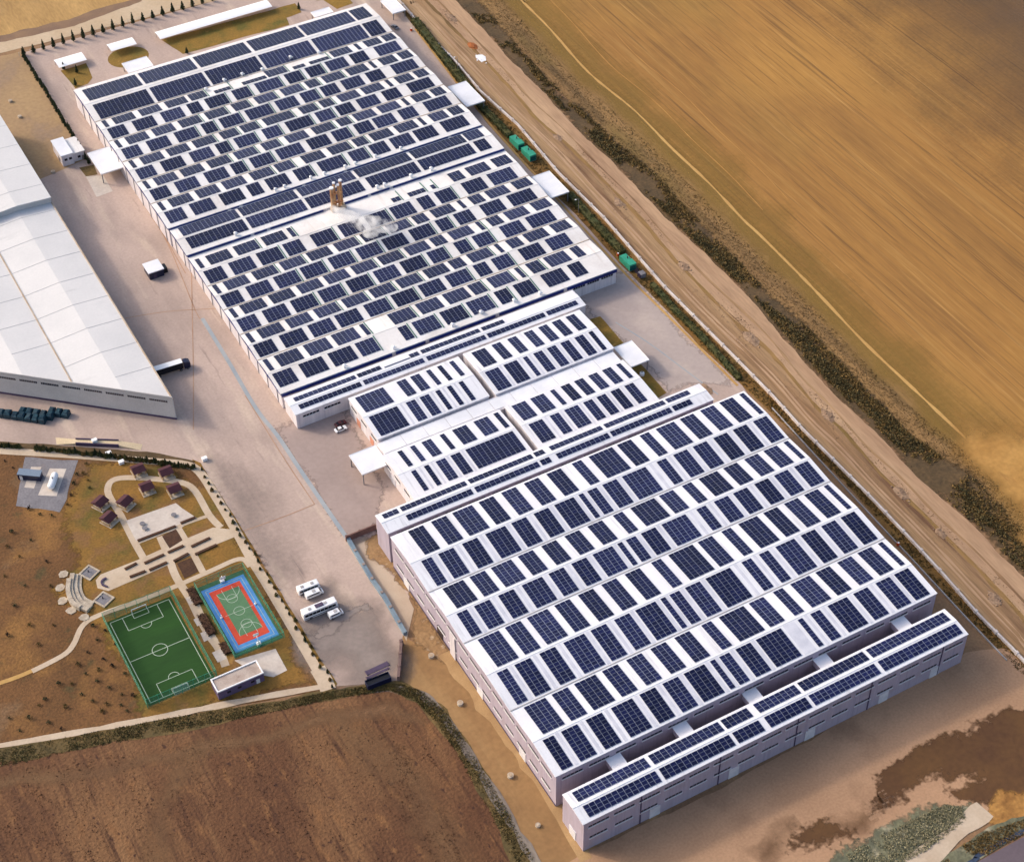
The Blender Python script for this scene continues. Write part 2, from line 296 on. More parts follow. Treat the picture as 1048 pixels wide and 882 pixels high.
def soft_patch(name, pts, m, z, fade=3.0, amp=3.0, step=1.3, world=False, most=1.0):
    """a stain, worn area or painted darkening of the soil with a ragged, fading edge"""
    P = [Vector((p[0], p[1])) if world else Vector(g(*p)[:2]) for p in pts]; n = len(P)
    x0, x1 = min(p.x for p in P)-fade-2, max(p.x for p in P)+fade+2; y0, y1 = min(p.y for p in P)-fade-2, max(p.y for p in P)+fade+2
    nx, ny = int((x1-x0)/step)+1, int((y1-y0)/step)+1
    def cover(x, y):
        q = noise.noise_vector(Vector((x*.06, y*.06, z*30)))*amp*1.5+noise.noise_vector(Vector((x*.25, y*.25, z*50)))*amp*.5; px, py = x+q.x, y+q.y; ins = False; d = 1e9
        for i in range(n):
            a = P[i]; b = P[(i+1) % n]
            if (a.y > py) != (b.y > py) and px < (b.x-a.x)*(py-a.y)/(b.y-a.y)+a.x: ins = not ins
            ex, ey = b.x-a.x, b.y-a.y; t = max(0, min(1, ((px-a.x)*ex+(py-a.y)*ey)/(ex*ex+ey*ey+1e-9))); dd = (px-a.x-ex*t)**2+(py-a.y-ey*t)**2
            if dd < d: d = dd
        d = math.sqrt(d)*(1 if ins else -1); return max(0, min(1, .5+d/(2*fade)))*most
    cv = [cover(x0+i*step, y0+j*step) for j in range(ny) for i in range(nx)]
    idx = {}; vs_ = []; fs = []; al = []
    for j in range(ny-1):
        for i in range(nx-1):
            k = (j*nx+i, j*nx+i+1, (j+1)*nx+i+1, (j+1)*nx+i)
            if max(cv[q] for q in k) <= .01: continue
            f = []
            for q in k:
                if q not in idx: idx[q] = len(vs_); vs_.append((x0+(q % nx)*step, y0+(q//nx)*step, z)); al.append(cv[q])
                f.append(idx[q])
            fs.append(f)
    me = bpy.data.meshes.new(name); me.from_pydata(vs_, [], fs); at = me.attributes.new('cover', 'FLOAT', 'POINT'); at.data.foreach_set('value', al); me.materials.append(soft_material(m, fade > 4.5 or most < 1))
    o = link(bpy.data.objects.new(name, me)); o['kind'] = 'structure'; return o
def offs(P, wd):
    L, Rr = [], []
    for i, p in enumerate(P):
        d = (P[min(i+1, len(P)-1)]-P[max(i-1, 0)]).normalized(); nrm = Vector((-d.y, d.x, 0))
        ww = wd[i] if isinstance(wd, (list, tuple)) else wd
        L.append(p+nrm*ww/2); Rr.append(p-nrm*ww/2)
    return L, Rr
def smooth_line(P, n=4):
    out = []
    for i in range(len(P)-1):
        p0 = P[max(i-1, 0)]; p1 = P[i]; p2 = P[i+1]; p3 = P[min(i+2, len(P)-1)]
        for k in range(n):
            t = k/n
            out.append(.5*((2*p1)+(p2-p0)*t+(2*p0-5*p1+4*p2-p3)*t*t+(3*p1-p0-3*p2+p3)*t**3))
    out.append(P[-1]); return out
def ribbon(name, pts, wd, m, z, jit=0, world=False, smooth=True, obj=True, mb=None):
    P = [Vector((p[0], p[1], 0)) if world else g(*p) for p in pts]
    if smooth: P = smooth_line(P)
    if jit:
        Q = []
        for i in range(len(P)-1):
            n = max(1, int((P[i+1]-P[i]).length/3))
            for k in range(n): Q.append(P[i].lerp(P[i+1], k/n))
        P = Q+[P[-1]]; wd = [wd*(1+jit*noise.noise(Vector((p.x*.15, p.y*.15, z*9)))) for p in P]
    L, Rr = offs(P, wd); mb = mb or MB()
    for i in range(len(P)-1):
        mb.face([(Rr[i].x, Rr[i].y, z), (Rr[i+1].x, Rr[i+1].y, z), (L[i+1].x, L[i+1].y, z), (L[i].x, L[i].y, z)])
    if not obj: return mb
    o = mb.build(name, m); o['kind'] = 'structure'; return o
L1 = [(380, -30), (414, 8), (440, 38.7), (466, 64), (492, 95), (530, 129), (571.5, 178), (618, 224), (680, 294.7), (716, 331), (752, 367), (790, 405.6), (821, 440), (857, 476), (893, 512), (934.6, 556), (965.6, 589.5), (1001.6, 630.7), (1035, 664), (1080, 712)]
L0 = [(383, -20), (414, 15), (440, 48), (466, 85), (500, 128), (545, 178), (589.6, 220), (633.4, 269), (679.8, 315.4), (715.9, 354), (759.7, 395), (808, 440), (865, 494), (919, 556), (965.6, 607.5), (1022, 664), (1060, 710)]
L2 = [(400, -30), (437, 0), (520, 85), (553.5, 123.7), (584.4, 149.5), (623, 188), (659, 224), (685, 256), (726, 300), (762, 336), (790, 359), (836, 414), (865, 440), (903, 484), (933, 511.5), (974, 552.5), (1010, 588), (1048, 629), (1085, 672)]
L3 = [(440, -30), (466, 0), (492, 28), (520, 59), (556, 95), (592, 134), (631, 170), (680, 222), (726, 264), (767.5, 305), (790, 333), (823.4, 371), (857, 407), (896, 441), (933.5, 483.5), (984.5, 527), (1048, 591), (1090, 632)]
L4 = [(465, -30), (487, 0), (520, 38.7), (558.7, 82.5), (605, 123.7), (664, 175), (700, 214), (740, 254), (780, 297), (831.6, 343.7), (883, 399), (924, 441), (986, 484), (1048, 550), (1095, 597)]
L5 = [(505, -30), (533, 0), (563.8, 31), (602.5, 74.7), (649, 113), (687.5, 152), (726, 188), (759.7, 224), (780, 243), (831.6, 294.7), (883, 349), (934.6, 397.8), (983.5, 444), (1030, 490), (1095, 556)]
def mid0(a, b, t): return ((1-t)*a[0]+t*b[0], (1-t)*a[1]+t*b[1])
def px_of(p):
    v = Vector(p)-CAM; w_ = v.dot(fw); return (524+F*v.dot(rt)/w_, 441-F*v.dot(up)/w_)
for L_ in (L0, L1, L2, L3, L4, L5):
    a = g(*L_[0]); b = g(*L_[-1]); L_.insert(0, px_of((a.x+3, a.y+330, 0))); L_.append(px_of((b.x-1, b.y-150, 0)))
def band(name, A, B, m, z, jit=0): return sheet(name, A+B[::-1], m, z, jit)
sheet('ground', [(-1500, -1200), (1700, -1200), (1700, 2200), (-1500, 2200)], M_DIRT, 0, world=True)
# fields east of the works
P5 = [g(*p) for p in L5]
sheet('stubble_field', [(p.x, p.y) for p in P5][::-1]+[(P5[0].x, 1400), (1300, 1400), (1300, -500), (P5[-1].x, -500)], M_GOLD, .02, world=True)
band('field_edge', L4, L5, M_VERGE, .04, .5)
soft_patch('olive_strip', [(x-13, y+2) for x, y in L5]+L5[::-1], M_OLIVE, .06, 5, 2, 2.5, most=.9)
ribbon('field_track', L5[:15], 1.1, M_PATHY, .08, jit=.7)
soft_patch('olive_strip', L5[:15]+[(x+22, y-9) for x, y in L5[:15]][::-1], M_OLIVE, .066, 9, 5, 3, most=.6)
soft_patch('painted_vignette', [(900, -60), (1180, -60), (1180, 190), (1060, 110), (980, 40)], mat('vignette_tone', col(124, 98, 76), col(108, 86, 68), .05, fine=.12, bscale=1.2, stretch=(1, .1, 1)), .06, 60, 14, 5, most=.9)  # corner vignetting painted onto the field as a wide, fading darker tone
for k, d in enumerate((21, 46)): ribbon('tractor_line', [(x+d*(1.0+.02*k), y-d*.42) for x, y in L5[:9]], .35, mat('furrow_line', col(200, 152, 92), col(178, 128, 74), .1, fine=.1), .075, jit=.8)
soft_patch('bare_patch', [(982, 436), (1010, 446), (1030, 438), (1060, 452), (1110, 480), (1110, 600), (1048, 545), (1020, 512), (996, 486), (985, 462)], mat('sandy_patch', col(196, 150, 92), col(180, 134, 78), .08, fine=.12, bscale=.5, bump=.1, extra=[(col(150, 108, 66), .1, .58, .72, (1, .3, 1))]), .1, 8, 6)
soft_patch('scrub_strip_soil', [mid0(a, b, -.02) for a, b in zip(L3, L4)]+[mid0(a, b, 1.05) for a, b in zip(L3, L4)][::-1], M_SCRUBG, .065, 4.0, 2.0, 2.0)
band('dirt_road', L2, L3, M_ROADR, .08, .5)
band('rutted_strip', L1, L2, M_BAND, .06)
band('ditch_bank', L0, L1, M_DITCH, .05)
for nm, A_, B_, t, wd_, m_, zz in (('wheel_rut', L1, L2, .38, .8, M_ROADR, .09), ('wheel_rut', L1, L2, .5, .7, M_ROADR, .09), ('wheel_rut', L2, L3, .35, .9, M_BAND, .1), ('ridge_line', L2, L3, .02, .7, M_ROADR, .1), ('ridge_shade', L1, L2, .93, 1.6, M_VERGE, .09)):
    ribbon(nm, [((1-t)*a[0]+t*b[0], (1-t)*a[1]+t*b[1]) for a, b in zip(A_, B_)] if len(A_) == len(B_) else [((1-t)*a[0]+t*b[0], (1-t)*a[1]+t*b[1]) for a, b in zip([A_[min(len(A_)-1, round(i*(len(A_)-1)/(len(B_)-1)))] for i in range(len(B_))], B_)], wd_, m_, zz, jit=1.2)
# fields north of the works
sheet('north_field', [(-60, 62), (0, 42.5), (72, 26), (103, 15.5), (144, 0), (190, -18), (260, -60), (0, -120), (-200, -60), (-120, 80)], M_GOLD2, .04, .6)
sheet('north_road', [(-90, 92), (0, 55), (20.6, 50), (221, 1), (300, -22), (420, -60), (260, -60), (190, -18), (144, 0), (103, 15.5), (72, 26), (0, 42.5), (-60, 62)], M_TAN, .05, .3)
sheet('field_margin', [(-60, 64), (0, 44.5), (72, 28), (103, 17.5), (146, 1), (142, -3), (100, 10), (70, 20), (0, 37), (-60, 56)], mat('dark_margin', col(150, 120, 98), col(130, 104, 88), .1, fine=.15), .06, .8)
sheet('west_yard', [(-120, 100), (0, 58), (20.6, 53), (88, 163), (60, 176), (0, 200), (-200, 230)], mat('yard_dirt', col(178, 148, 118), col(160, 132, 108), .04, fine=.1, bscale=.6, bump=.05, extra=[(col(150, 130, 116), .04, .52, .75, None)]), .05, .5)
# the works' concrete apron
sheet('apron', [(24, 54), (221, 1), (300, -22), (372, -42), (383, -20), (414, 15), (440, 48), (466, 85), (500, 128), (545, 178), (589.6, 220), (633.4, 269), (679.8, 315.4), (715.9, 354), (759.7, 395), (770, 410), (560, 520), (420, 600), (414.6, 651), (412, 680), (408, 696), (345, 702), (318, 660), (285, 605), (248, 545), (205, 478), (150, 464), (38, 458), (0, 455), (-140, 450), (-260, 300), (-120, 240), (0, 200), (60, 176), (88, 163)], M_APRON, .08, .15)
soft_patch('east_yard', [(585, 298), (640, 280), (700, 345), (752, 395), (700, 392), (684, 402), (640, 350)], mat('yard_concrete', col(192, 176, 168), col(178, 162, 156), .03, fine=.05, bscale=.6, extra=[(col(206, 188, 176), .04, .55, .78, None)]), .1, 3, 2)
soft_patch('middle_yard', [(300, 434), (352, 420), (395, 500), (384, 545), (355, 552), (300, 465), (285, 436)], mat('worn_yard', col(178, 158, 150), col(166, 147, 140), .03, fine=.06, bscale=.6, extra=[(col(150, 132, 128), .05, .56, .8, (1, .2, 1))]), .1, 2.5, 1.5)
sheet('bay_concrete', [(359, 554), (376, 549), (376, 569), (394, 580.5), (414.6, 605), (423.6, 623), (416, 656), (404, 631), (381, 594.6)], mat('pale_slab', col(204, 184, 164), col(192, 170, 150), .08, fine=.05), .1)
soft_patch('earth_bank', [(376, 549), (386, 543), (398, 560), (440, 640), (470, 690), (425, 660), (423.6, 623), (414.6, 605), (394, 580.5), (376, 569)], mat('rubbly_earth', col(170, 136, 106), col(140, 108, 80), .15, fine=.2, bscale=.9, bump=.2, extra=[(col(206, 182, 158), .3, .58, .7, None)]), .115, 1.5, 1.5)
sheet('side_dirt', [(414, 652), (470, 680), (520, 760), (575, 822), (640, 900), (560, 960), (545, 886), (500, 800), (470, 755), (440, 716), (410, 700)], mat('side_soil', col(164, 128, 94), col(146, 112, 82), .04, fine=.1, bscale=.6, bump=.08, extra=[(col(184, 150, 114), .06, .54, .75, (1, .15, 1)), (col(126, 96, 70), .08, .6, .8, None)]), .09, 1.0)
ribbon('wheel_track', [(455, 668), (495, 722), (540, 782), (575, 835), (600, 880)], 4, mat('track_soil', col(190, 156, 122), col(172, 138, 106), .1, fine=.1), .12, jit=1)
sheet('graded_ground', [(600, 872), (760, 795), (990, 668), (1030, 664), (1110, 740), (1110, 800), (960, 850), (800, 960), (640, 980), (560, 900)], M_FRONT, .1, .5)
# drainage lane across the apron and thin expansion joints
ribbon('drain_lane', [(207, 326), (235, 372), (262, 418), (284, 446), (306, 479), (327, 510), (356, 552)], 1.5, M_LANE, .12)
mb = MB()
for a in ([(120, 165), (150, 214), (172, 250), (200, 318), (206, 326)], [(128, 326), (172, 319), (222, 316)], [(196, 275), (197, 330), (198, 380), (198, 440)], [(251, 405), (290, 468), (322, 516)], [(245, 545), (290, 529), (322, 516)], [(140, 180), (160, 226), (190, 280)]):
    ribbon('', a, .35, None, .125, mb=mb, obj=False)
o = mb.build('expansion_joint', M_REDLINE); o['kind'] = 'structure'
ribbon('kerb_lane', [(630, 330), (665, 352), (700, 378), (735, 404)], .5, M_LANE, .12)
mb = MB()
ribbon('', [(425, 30), (462, 78), (500, 126), (545, 176), (632, 272), (680, 320), (755, 395)], 1.0, None, .12, mb=mb, obj=False)
o = mb.build('kerb_strip', M_PATHY); o['kind'] = 'structure'
# south-east corner
soft_patch('wet_ground', [(900, 800), (960, 765), (1000, 742), (1030, 730), (1100, 735), (1100, 812), (1040, 820), (1012, 842), (1000, 822), (985, 815), (972, 806), (1006, 802), (1004, 790), (960, 798), (940, 814), (925, 828), (898, 824)], M_WET, .13, 3, 4.5)
soft_patch('damp_patch', [(815, 862), (835, 850), (872, 850), (862, 866), (830, 878)], M_WET, .135, 4, 5)
soft_patch('damp_patch', [(860, 838), (892, 822), (905, 828), (880, 846)], M_WET, .13, 4, 5, most=.7)
soft_patch('damp_patch', [(780, 868), (800, 850), (812, 858), (796, 880)], M_WET, .13, 4, 5, most=.6)
soft_patch('golden_soil', [(1014, 830), (1030, 812), (1100, 806), (1100, 840), (1012, 850)], mat('ochre_soil', col(196, 146, 88), col(150, 106, 62), .15, fine=.2, bscale=.7, bump=.2), .15, 2, 2)
soft_patch('rubble_bank', [(850, 880), (900, 852), (940, 834), (968, 822), (1000, 824), (990, 834), (960, 850), (930, 872), (900, 900), (820, 920)], M_ROCK, .14, 2.5, 3)
sheet('rubble_verge', [(940, 900), (985, 862), (1012, 846), (1060, 832), (1110, 815), (1110, 835), (1048, 850), (990, 884), (960, 905)], M_ROCK, .16, .7)
ribbon('site_track', [(905, 925), (935, 888), (975, 855), (1008, 828)], 6, M_PATH, .17, jit=.4)
sheet('corner_road', [(700, 1050), (975, 900), (1000, 882), (1048, 856), (1110, 828), (1500, 640), (1640, 700), (1180, 950), (1000, 1050), (760, 1180)], M_ASPH, .18)
ribbon('road_edge_line', [(700, 1043), (975, 893), (1000, 876), (1048, 850), (1110, 822), (1500, 634)], 1.4, mat('dark_kerb', col(40, 44, 66), col(70, 86, 110), .3), .2)
# ploughed field south-west with its bank and track
sheet('ploughed_field', [(-300, 860), (-60, 800), (0, 778), (100, 760), (222, 738), (330, 714), (400, 708), (425, 716), (455, 750), (490, 800), (530, 885), (560, 980), (200, 1100), (-300, 1100)], M_PLOUGH, .12, .8)
soft_patch('field_headland', [(-20, 800), (60, 789), (120, 780), (180, 767), (235, 753), (290, 743), (350, 725), (398, 718), (430, 745), (395, 732), (350, 735), (290, 750), (235, 762), (180, 774), (120, 787), (60, 797), (-20, 808)], M_PLOUGHL, .14, 2.5, 2.5, most=.85)
soft_patch('lower_yard', [(300, 640), (340, 600), (400, 660), (405, 692), (345, 696)], M_GREYP, .105, 7, 6, most=.95)
soft_patch('lower_yard', [(222, 470), (262, 500), (300, 590), (285, 600), (240, 520)], M_GREYP, .105, 8, 3, most=.55)
soft_patch('grey_yard_patch', [(318, 640), (350, 628), (372, 620), (375, 628), (345, 642), (325, 648)], M_GREYP, .11, 2, 3)  # darker grey patch on the apron below the coach
soft_patch('field_track_worn', [(182, 778), (200, 770), (192, 800), (180, 840), (172, 890), (150, 890), (165, 830)], M_PLOUGHL, .142, 5, 4, most=.62)
soft_patch('field_track_worn', [(330, 735), (352, 730), (420, 790), (470, 860), (480, 890), (450, 890), (400, 800)], M_PLOUGHL, .142, 5, 5, most=.6)
sheet('grass_bank', [(-60, 774), (0, 765), (85, 750), (152, 738), (222, 725), (290, 716), (340, 705), (408, 697), (432, 706), (455, 726), (480, 762), (520, 830), (550, 886), (530, 900), (500, 830), (462, 760), (425, 718), (398, 707), (330, 716), (222, 741), (100, 764), (0, 781), (-60, 800)], M_BANK, .16, .9)
ribbon('gravel_drain', [(404, 704), (425, 708), (445, 722), (470, 756), (498, 800), (530, 852), (560, 900)], 3.0, M_DRAIN, .18, jit=.8)
# ---------------------------------------------------------------- park ground
sheet('park_soil', [(-140, 470), (0, 462), (38, 462), (108, 468), (180, 474), (205, 482), (248, 552), (300, 645), (340, 705), (222, 724), (152, 736), (85, 749), (0, 764), (-140, 780)], M_PSOIL, .1, .4)
soft_patch('park_lawn', [(84, 472), (180, 478), (206, 490), (240, 545), (270, 600), (325, 696), (290, 705), (250, 712), (205, 722), (160, 732), (150, 728), (108, 640), (86, 634), (68, 610), (70, 560), (78, 520)], M_PGRASS, .12, 4, 4)
sheet('verge_lawn', [(196, 470), (205, 474), (248, 542), (285, 602), (318, 658), (345, 700), (340, 704), (300, 646), (262, 580), (232, 524)], M_PGRASS, .13, .3)
sheet('north_verge', [(0, 452), (60, 456), (150, 462), (200, 472), (196, 478), (110, 467), (0, 461)], M_SCRUBG, .13, .3)
ribbon('park_path', [(-60, 457), (0, 461.5), (60, 465), (108, 468.5), (160, 472.5), (190, 475.5), (205, 484), (221.6, 509.6), (239.7, 540), (257, 572), (272, 596), (298, 640), (326, 688)], 3.2, M_PATH, .16)
ribbon('south_path', [(334, 702), (322, 704), (270, 713), (221.6, 722.5), (152, 736), (85, 748.5), (0, 763), (-60, 772)], 2.2, M_PATH, .174, jit=.5)
ribbon('outer_path', [(325, 684), (332, 696), (336, 706)], 5.0, M_PATH, .165)
ribbon('loop_path', [(147, 571.4), (136.6, 553), (123.7, 527.6), (112, 508), (110.5, 499), (115, 492), (128, 489), (154.6, 490), (186, 494), (200, 503), (214, 527), (226, 540)], 2.4, M_PATH, .165)
sheet('plaza', [(129, 533), (180, 515), (186, 520), (201, 530), (186, 540), (140.5, 556)], M_PLAZA, .17)
sheet('main_walk', [(98, 594), (103, 588), (139, 574), (170, 560), (218, 540), (238, 542), (242, 549), (200, 566), (155, 586), (111, 605), (100, 602)], M_PATH, .175)
ribbon('cross_walk', [(164, 549), (172, 568), (180, 590), (194, 612), (204, 632), (214, 650), (224, 664), (231, 682)], 2.6, M_PATH, .18)
ribbon('second_walk', [(181, 538), (194, 560), (208, 586)], 2.2, M_PATH, .178)
ribbon('diagonal_path', [(33, 687), (64, 671), (75, 660), (85, 640), (103, 629), (144, 614.5), (180, 600), (216.5, 584), (240, 573.5), (250, 573), (256, 580)], 1.9, M_PATH, .185)
ribbon('west_path', [(-20, 704), (0, 699), (20, 692), (36, 685)], 1.6, M_PATHY, .183)
ribbon('plaza_walk', [(140, 556), (165, 546), (190, 536), (213, 528)], 1.4, M_PATH, .186)
for k, q in enumerate([[(166, 549), (180, 542), (187, 553), (174, 561)], [(181, 577), (196, 571), (203, 585), (189, 592)]]): sheet('planting_bed', q, M_BED, .19, .2)
mb = MB()
for a, b, c_, d in [(196, 560, 215, 551), (200, 568, 222, 558), (172, 566, 188, 559), (178, 575, 193, 567), (148, 577, 168, 568), (153, 584, 171, 576), (128, 583, 140, 577), (133, 591, 149, 585), (141, 554, 180, 539), (185, 536, 200, 530)]:
    P = g(a, b); Q = g(c_, d); d_ = (Q-P).normalized(); nn_ = Vector((-d_.y, d_.x, 0))*.45
    mb.hexa([(P-nn_)[:2]+(.19,), (Q-nn_)[:2]+(.19,), (Q+nn_)[:2]+(.19,), (P+nn_)[:2]+(.19,)], [(P-nn_)[:2]+(.6,), (Q-nn_)[:2]+(.6,), (Q+nn_)[:2]+(.6,), (P+nn_)[:2]+(.6,)])
tag(mb.build('flower_planting', M_BED), kind='stuff', label='low dark planting strips edging the park walks', cat='planting')
sheet('tank_yard', [(25.8, 468), (80, 471), (72, 492), (68, 510), (62, 525), (40, 521), (15.5, 518)], M_GRAVEL, .15, .4)
sheet('tank_slab', [(51, 479.5), (68, 480), (58, 508), (39, 507)], M_PLAZA, .18)
sheet('cabin_slab', [(32, 478), (42.5, 478), (35, 500), (25, 499)], M_PLAZA, .18)
ribbon('seating_walk', [(196, 606), (204, 622), (212, 640), (222, 656)], 1.2, M_PATH, .187)
for q in [[(190, 612), (196, 610), (200, 616), (194, 619)], [(198, 634), (205, 631), (209, 638), (202, 641)], [(205, 648), (212, 645), (217, 653), (209, 657)], [(217, 668), (226, 664), (232, 674), (223, 678)]]: sheet('paved_bay', q, M_PLAZA, .189)
sheet('pavilion_yard', [(240, 676), (268, 668), (282, 664), (294, 686), (280, 693), (262, 690)], M_PLAZA, .188)
# lawns by the far offices
sheet('front_lawn', [(165, 41), (302, 4), (309, 13), (293, 19), (296, 26), (260, 36), (187, 56)], M_LAWN, .12, .25)
sheet('side_lawn', [(62, 73), (88, 65), (95, 80), (90, 86), (77, 91)], M_LAWN, .12, .2)
c0 = g(131.4, 58.8)
sheet('round_lawn', [(c0.x+9.5*math.cos(t/24*2*math.pi), c0.y+8.6*math.sin(t/24*2*math.pi)) for t in range(24)], M_LAWN, .12, world=True)
sheet('corner_lawn', [(322, 2), (350, -8), (362, 4), (345, 10), (330, 0)], M_LAWN, .12, .2)
sheet('east_lawn', [(603, 327), (614, 324), (638, 351), (630, 356), (622, 350)], M_LAWN, .13, .2)
sheet('lower_lawn', [(645, 376), (656, 373), (682, 402), (672, 408)], M_LAWN, .13, .2)
sheet('gate_pad', [(88, 181), (105.8, 180), (115.4, 196), (99, 202)], M_PLAZA, .13)
sheet('gate_lawn', [(81, 172), (96, 169), (100, 179), (88, 181)], M_BANK, .12)
# ---------------------------------------------------------------- solar arrays and industrial halls
COLP, COLW, MODP = 1.9, 1.79, 1.32
def array_mb(mb, x0, n, ya, za, yb, zb, u0=0):
    """n module columns on the slope from (ya, za) up to (yb, zb)"""
    L = math.hypot(yb-ya, zb-za); rows = max(1, round(L/MODP)); nrm = Vector((0, -(zb-za), yb-ya)).normalized()
    lo = .1; hi = .17
    for i in range(n):
        a = x0+i*COLP; b = a+COLW
        q = [(a, ya, za), (b, ya, za), (b, yb, zb), (a, yb, zb)]
        mb.hexa([Vector(p)+nrm*lo for p in q], [Vector(p)+nrm*hi for p in q], [(u0+i, 0), (u0+i+1, 0), (u0+i+1, rows), (u0+i, rows)], bottom=False)
def solar_rows(root, rows, limit=100):
    """rows: (table, ya, za, yb, zb); nearest arrays are parts of their own, the rest one stuff part"""
    items = []
    for table, ya, za, yb, zb in rows:
        for t in table.split():
            x, n = t.split(':'); n = n.strip(); half = n.endswith('h'); n = int(n.rstrip('h')); x = float(x)
            y1, z1, y2, z2 = ya, za, yb, zb
            if half: y2 = ya+(yb-ya)*.45; z2 = za+(zb-za)*.45
            mid = Vector((x+n, (y1+y2)/2, z1)); size = n*abs(y2-y1)/(mid-CAM).length**2
            items.append((size, x, n, y1, z1, y2, z2))
    items.sort(key=lambda t: -t[0])
    for it in items[:limit]:
        mb = MB(); array_mb(mb, *it[1:3], *it[3:], u0=random.randint(0, 400)); mb.build('solar_array', M_SOLAR, root)
    if items[limit:]:
        mb = MB()
        for k, it in enumerate(items[limit:]): array_mb(mb, *it[1:3], *it[3:], u0=20*k)
        mb.build('solar_array', M_SOLAR, root)['kind'] = 'stuff'
    return items
def roof_profile(mb, prof, x0, x1, th=.25, ov=.25):
    for (ya, za), (yb, zb) in zip(prof, prof[1:]):
        mb.hexa([(x0-ov, ya, za-th), (x1+ov, ya, za-th), (x1+ov, yb, zb-th), (x0-ov, yb, zb-th)], [(x0-ov, ya, za), (x1+ov, ya, za), (x1+ov, yb, zb), (x0-ov, yb, zb)])
def shell(mb, prof, x0, x1, th=.24):
    P = [(y, z-th) for y, z in prof]
    poly = [(P[0][0], 0)]+P+[(P[-1][0], 0)]
    mb.prism([(y, z) for y, z in poly], x0, x1)
def strip_windows(root, face, fixed, a0, a1, z, n, length, h=.9, gap=None, sill=True, sep=.4, units=5):
    """n window bands along a wall; face 'front' (-y) or 'left' (-x)"""
    step = (a1-a0)/n
    for i in range(n):
        s = a0+step*(i+.5)-length/2
        mb = MB(); u = length/units
        for k in range(units):
            a, b = s+k*u+.06, s+(k+1)*u-.06
            if face == 'front': mb.box(a, b, fixed-.07, fixed+.02, z, z+h)
            else: mb.box(fixed-.07, fixed+.02, a, b, z, z+h)
        wdw = mb.build('window_band', M_WIN, root)
        if sill:
            m2 = MB()
            if face == 'front': m2.box(s-.2, s+length+.2, fixed-.3, fixed, z-.28, z-.06)
            else: m2.box(fixed-.3, fixed, s-.2, s+length+.2, z-.28, z-.06)
            m2.build('sill', M_SILL, wdw)

def wroot(name, loc, label, cat, group=None):
    o = empty(name, loc, label, cat, group); WORLD.add(o.name); return o
def gaps(table, x0, x1, least=1.7):
    t = sorted((float(a.split(':')[0]), int(a.split(':')[1].rstrip('h'))) for a in table.split()); out = []
    for (a, n), (b, m) in zip(t, t[1:]):
        e = a+n*COLP-.26
        if b-e > least: out.append((e, b))
    return out
def zat(prof, y):
    for (a, za), (b, zb) in zip(prof, prof[1:]):
        if a <= y <= b: return za+(zb-za)*(y-a)/(b-a)
    return prof[-1][1]
def hall(name, label, x0, x1, prof, rows, wallm, roofm, cat='factory hall', gut=True, gutm=None, gutr=None):
    root = wroot(name, ((x0+x1)/2, prof[0][0], 0), label, cat)
    mb = MB(); shell(mb, prof, x0+.05, x1-.05); mb.build('wall', wallm, root, fix=True)
    mb = MB(); roof_profile(mb, prof, x0, x1); rf = mb.build('roof', roofm, root)
    if gut:
        for i in range(1, len(prof)-1):
            y, z = prof[i]; val = prof[i-1][1] > z
            mb = MB(); wd = .16 if val else .22
            mb.box(x0-.2, x1+.2, y-wd, y+wd, z-.05, z+(.16 if val else .08)); q = mb.build('gutter' if val else 'ridge_cap', (gutm or M_GUT) if val else (gutr or M_TRIM), root)
    R_ = []
    for table, a, b in rows: R_.append((table, a, zat(prof, a), b, zat(prof, b)))
    solar_rows(root, R_)
    return root
def lay_strip(root, name, m, xa, xb, ya, yb, prof, h=.12):
    za, zb = zat(prof, ya), zat(prof, yb)
    mb = MB(); mb.hexa([(xa, ya, za-.02), (xb, ya, za-.02), (xb, yb, zb-.02), (xa, yb, zb-.02)], [(xa, ya, za+h), (xb, ya, za+h), (xb, yb, zb+h), (xa, yb, zb+h)])
    return mb.build(name, m, root)
# ---- great south hall
prof = []
V = [0, 27, 56.7, 80.5, 108]; RG = [13.4, 41.9, 68.6, 93.7]
for i in range(4): prof += [(V[i], 15.5), (RG[i], 16.45)]
prof.append((V[4], 15.5))
A_near = ["2.6:2 8.9:3 17.4:3 26.2:4 36.3:3 44.5:3 52.2:4 61.8:1 65.2:2 71.2:3 78.8:5 94.7:1 99.5:2 106.2:4 116.2:3 125:3 132.4:3",
 "2.8:2 9:3 17.8:3 26.4:4 36.2:3 44.8:3 52.6:4 62:1 65.4:2 71.3:3 79.1:5 93:2 99.8:2 106.3:4 116.4:3 124.6:3 132.5:3",
 "3.1:2 9.3:3 18:3 26.6:4 36.5:3 45:3 53:4 62.4:1 65.7:2 71.5:3 79.5:5 93.2:2 100.2:3 107.9:3 116.5:3 124.6:3 132.9:3",
 "3.4:2 9.6:3 18.4:3 27:4 36.8:3 45.3:3 53.2:4 62.6:1 66:2 71.9:3 79.7:5 93.6:2 100.3:3 108.3:3 116.8:3 124.9:3 133.4:3"]
A_far = ["3.9:4 13.6:3 21.5:4 31.4:3 40.1:3 48.9:3 57.7:3 67.7:2 74.3:5 85.7:3 95:2 101.7:4 111.6:3 120.2:3 128.3:3 136.6:1",
 "4.2:4 13.9:3 21.8:4 31.8:3 40.5:3 49.2:3 58:3 68:2 74.6:5 86:3 95.3:2 102:4 112:3 120.4:3 128.6:3 136.7:1",
 "4.3:4 14.1:3 21.9:4 31.9:3 40.7:3 49.5:3 58.3:3 68.1:2 74.9:5 86.2:3 95.4:2 102.1:4 112.1:3 120.7:3 128.7:3 137.1:1",
 "5.8:3 14.4:3 22.3:4 32.3:3 40.9:3 49.7:3 58.5:3 68.5:2 75.2:5 86.6:3 95.8:2 102.4:4 112.4:3 120.9:3 129:3 137.5:1"]
rows = []
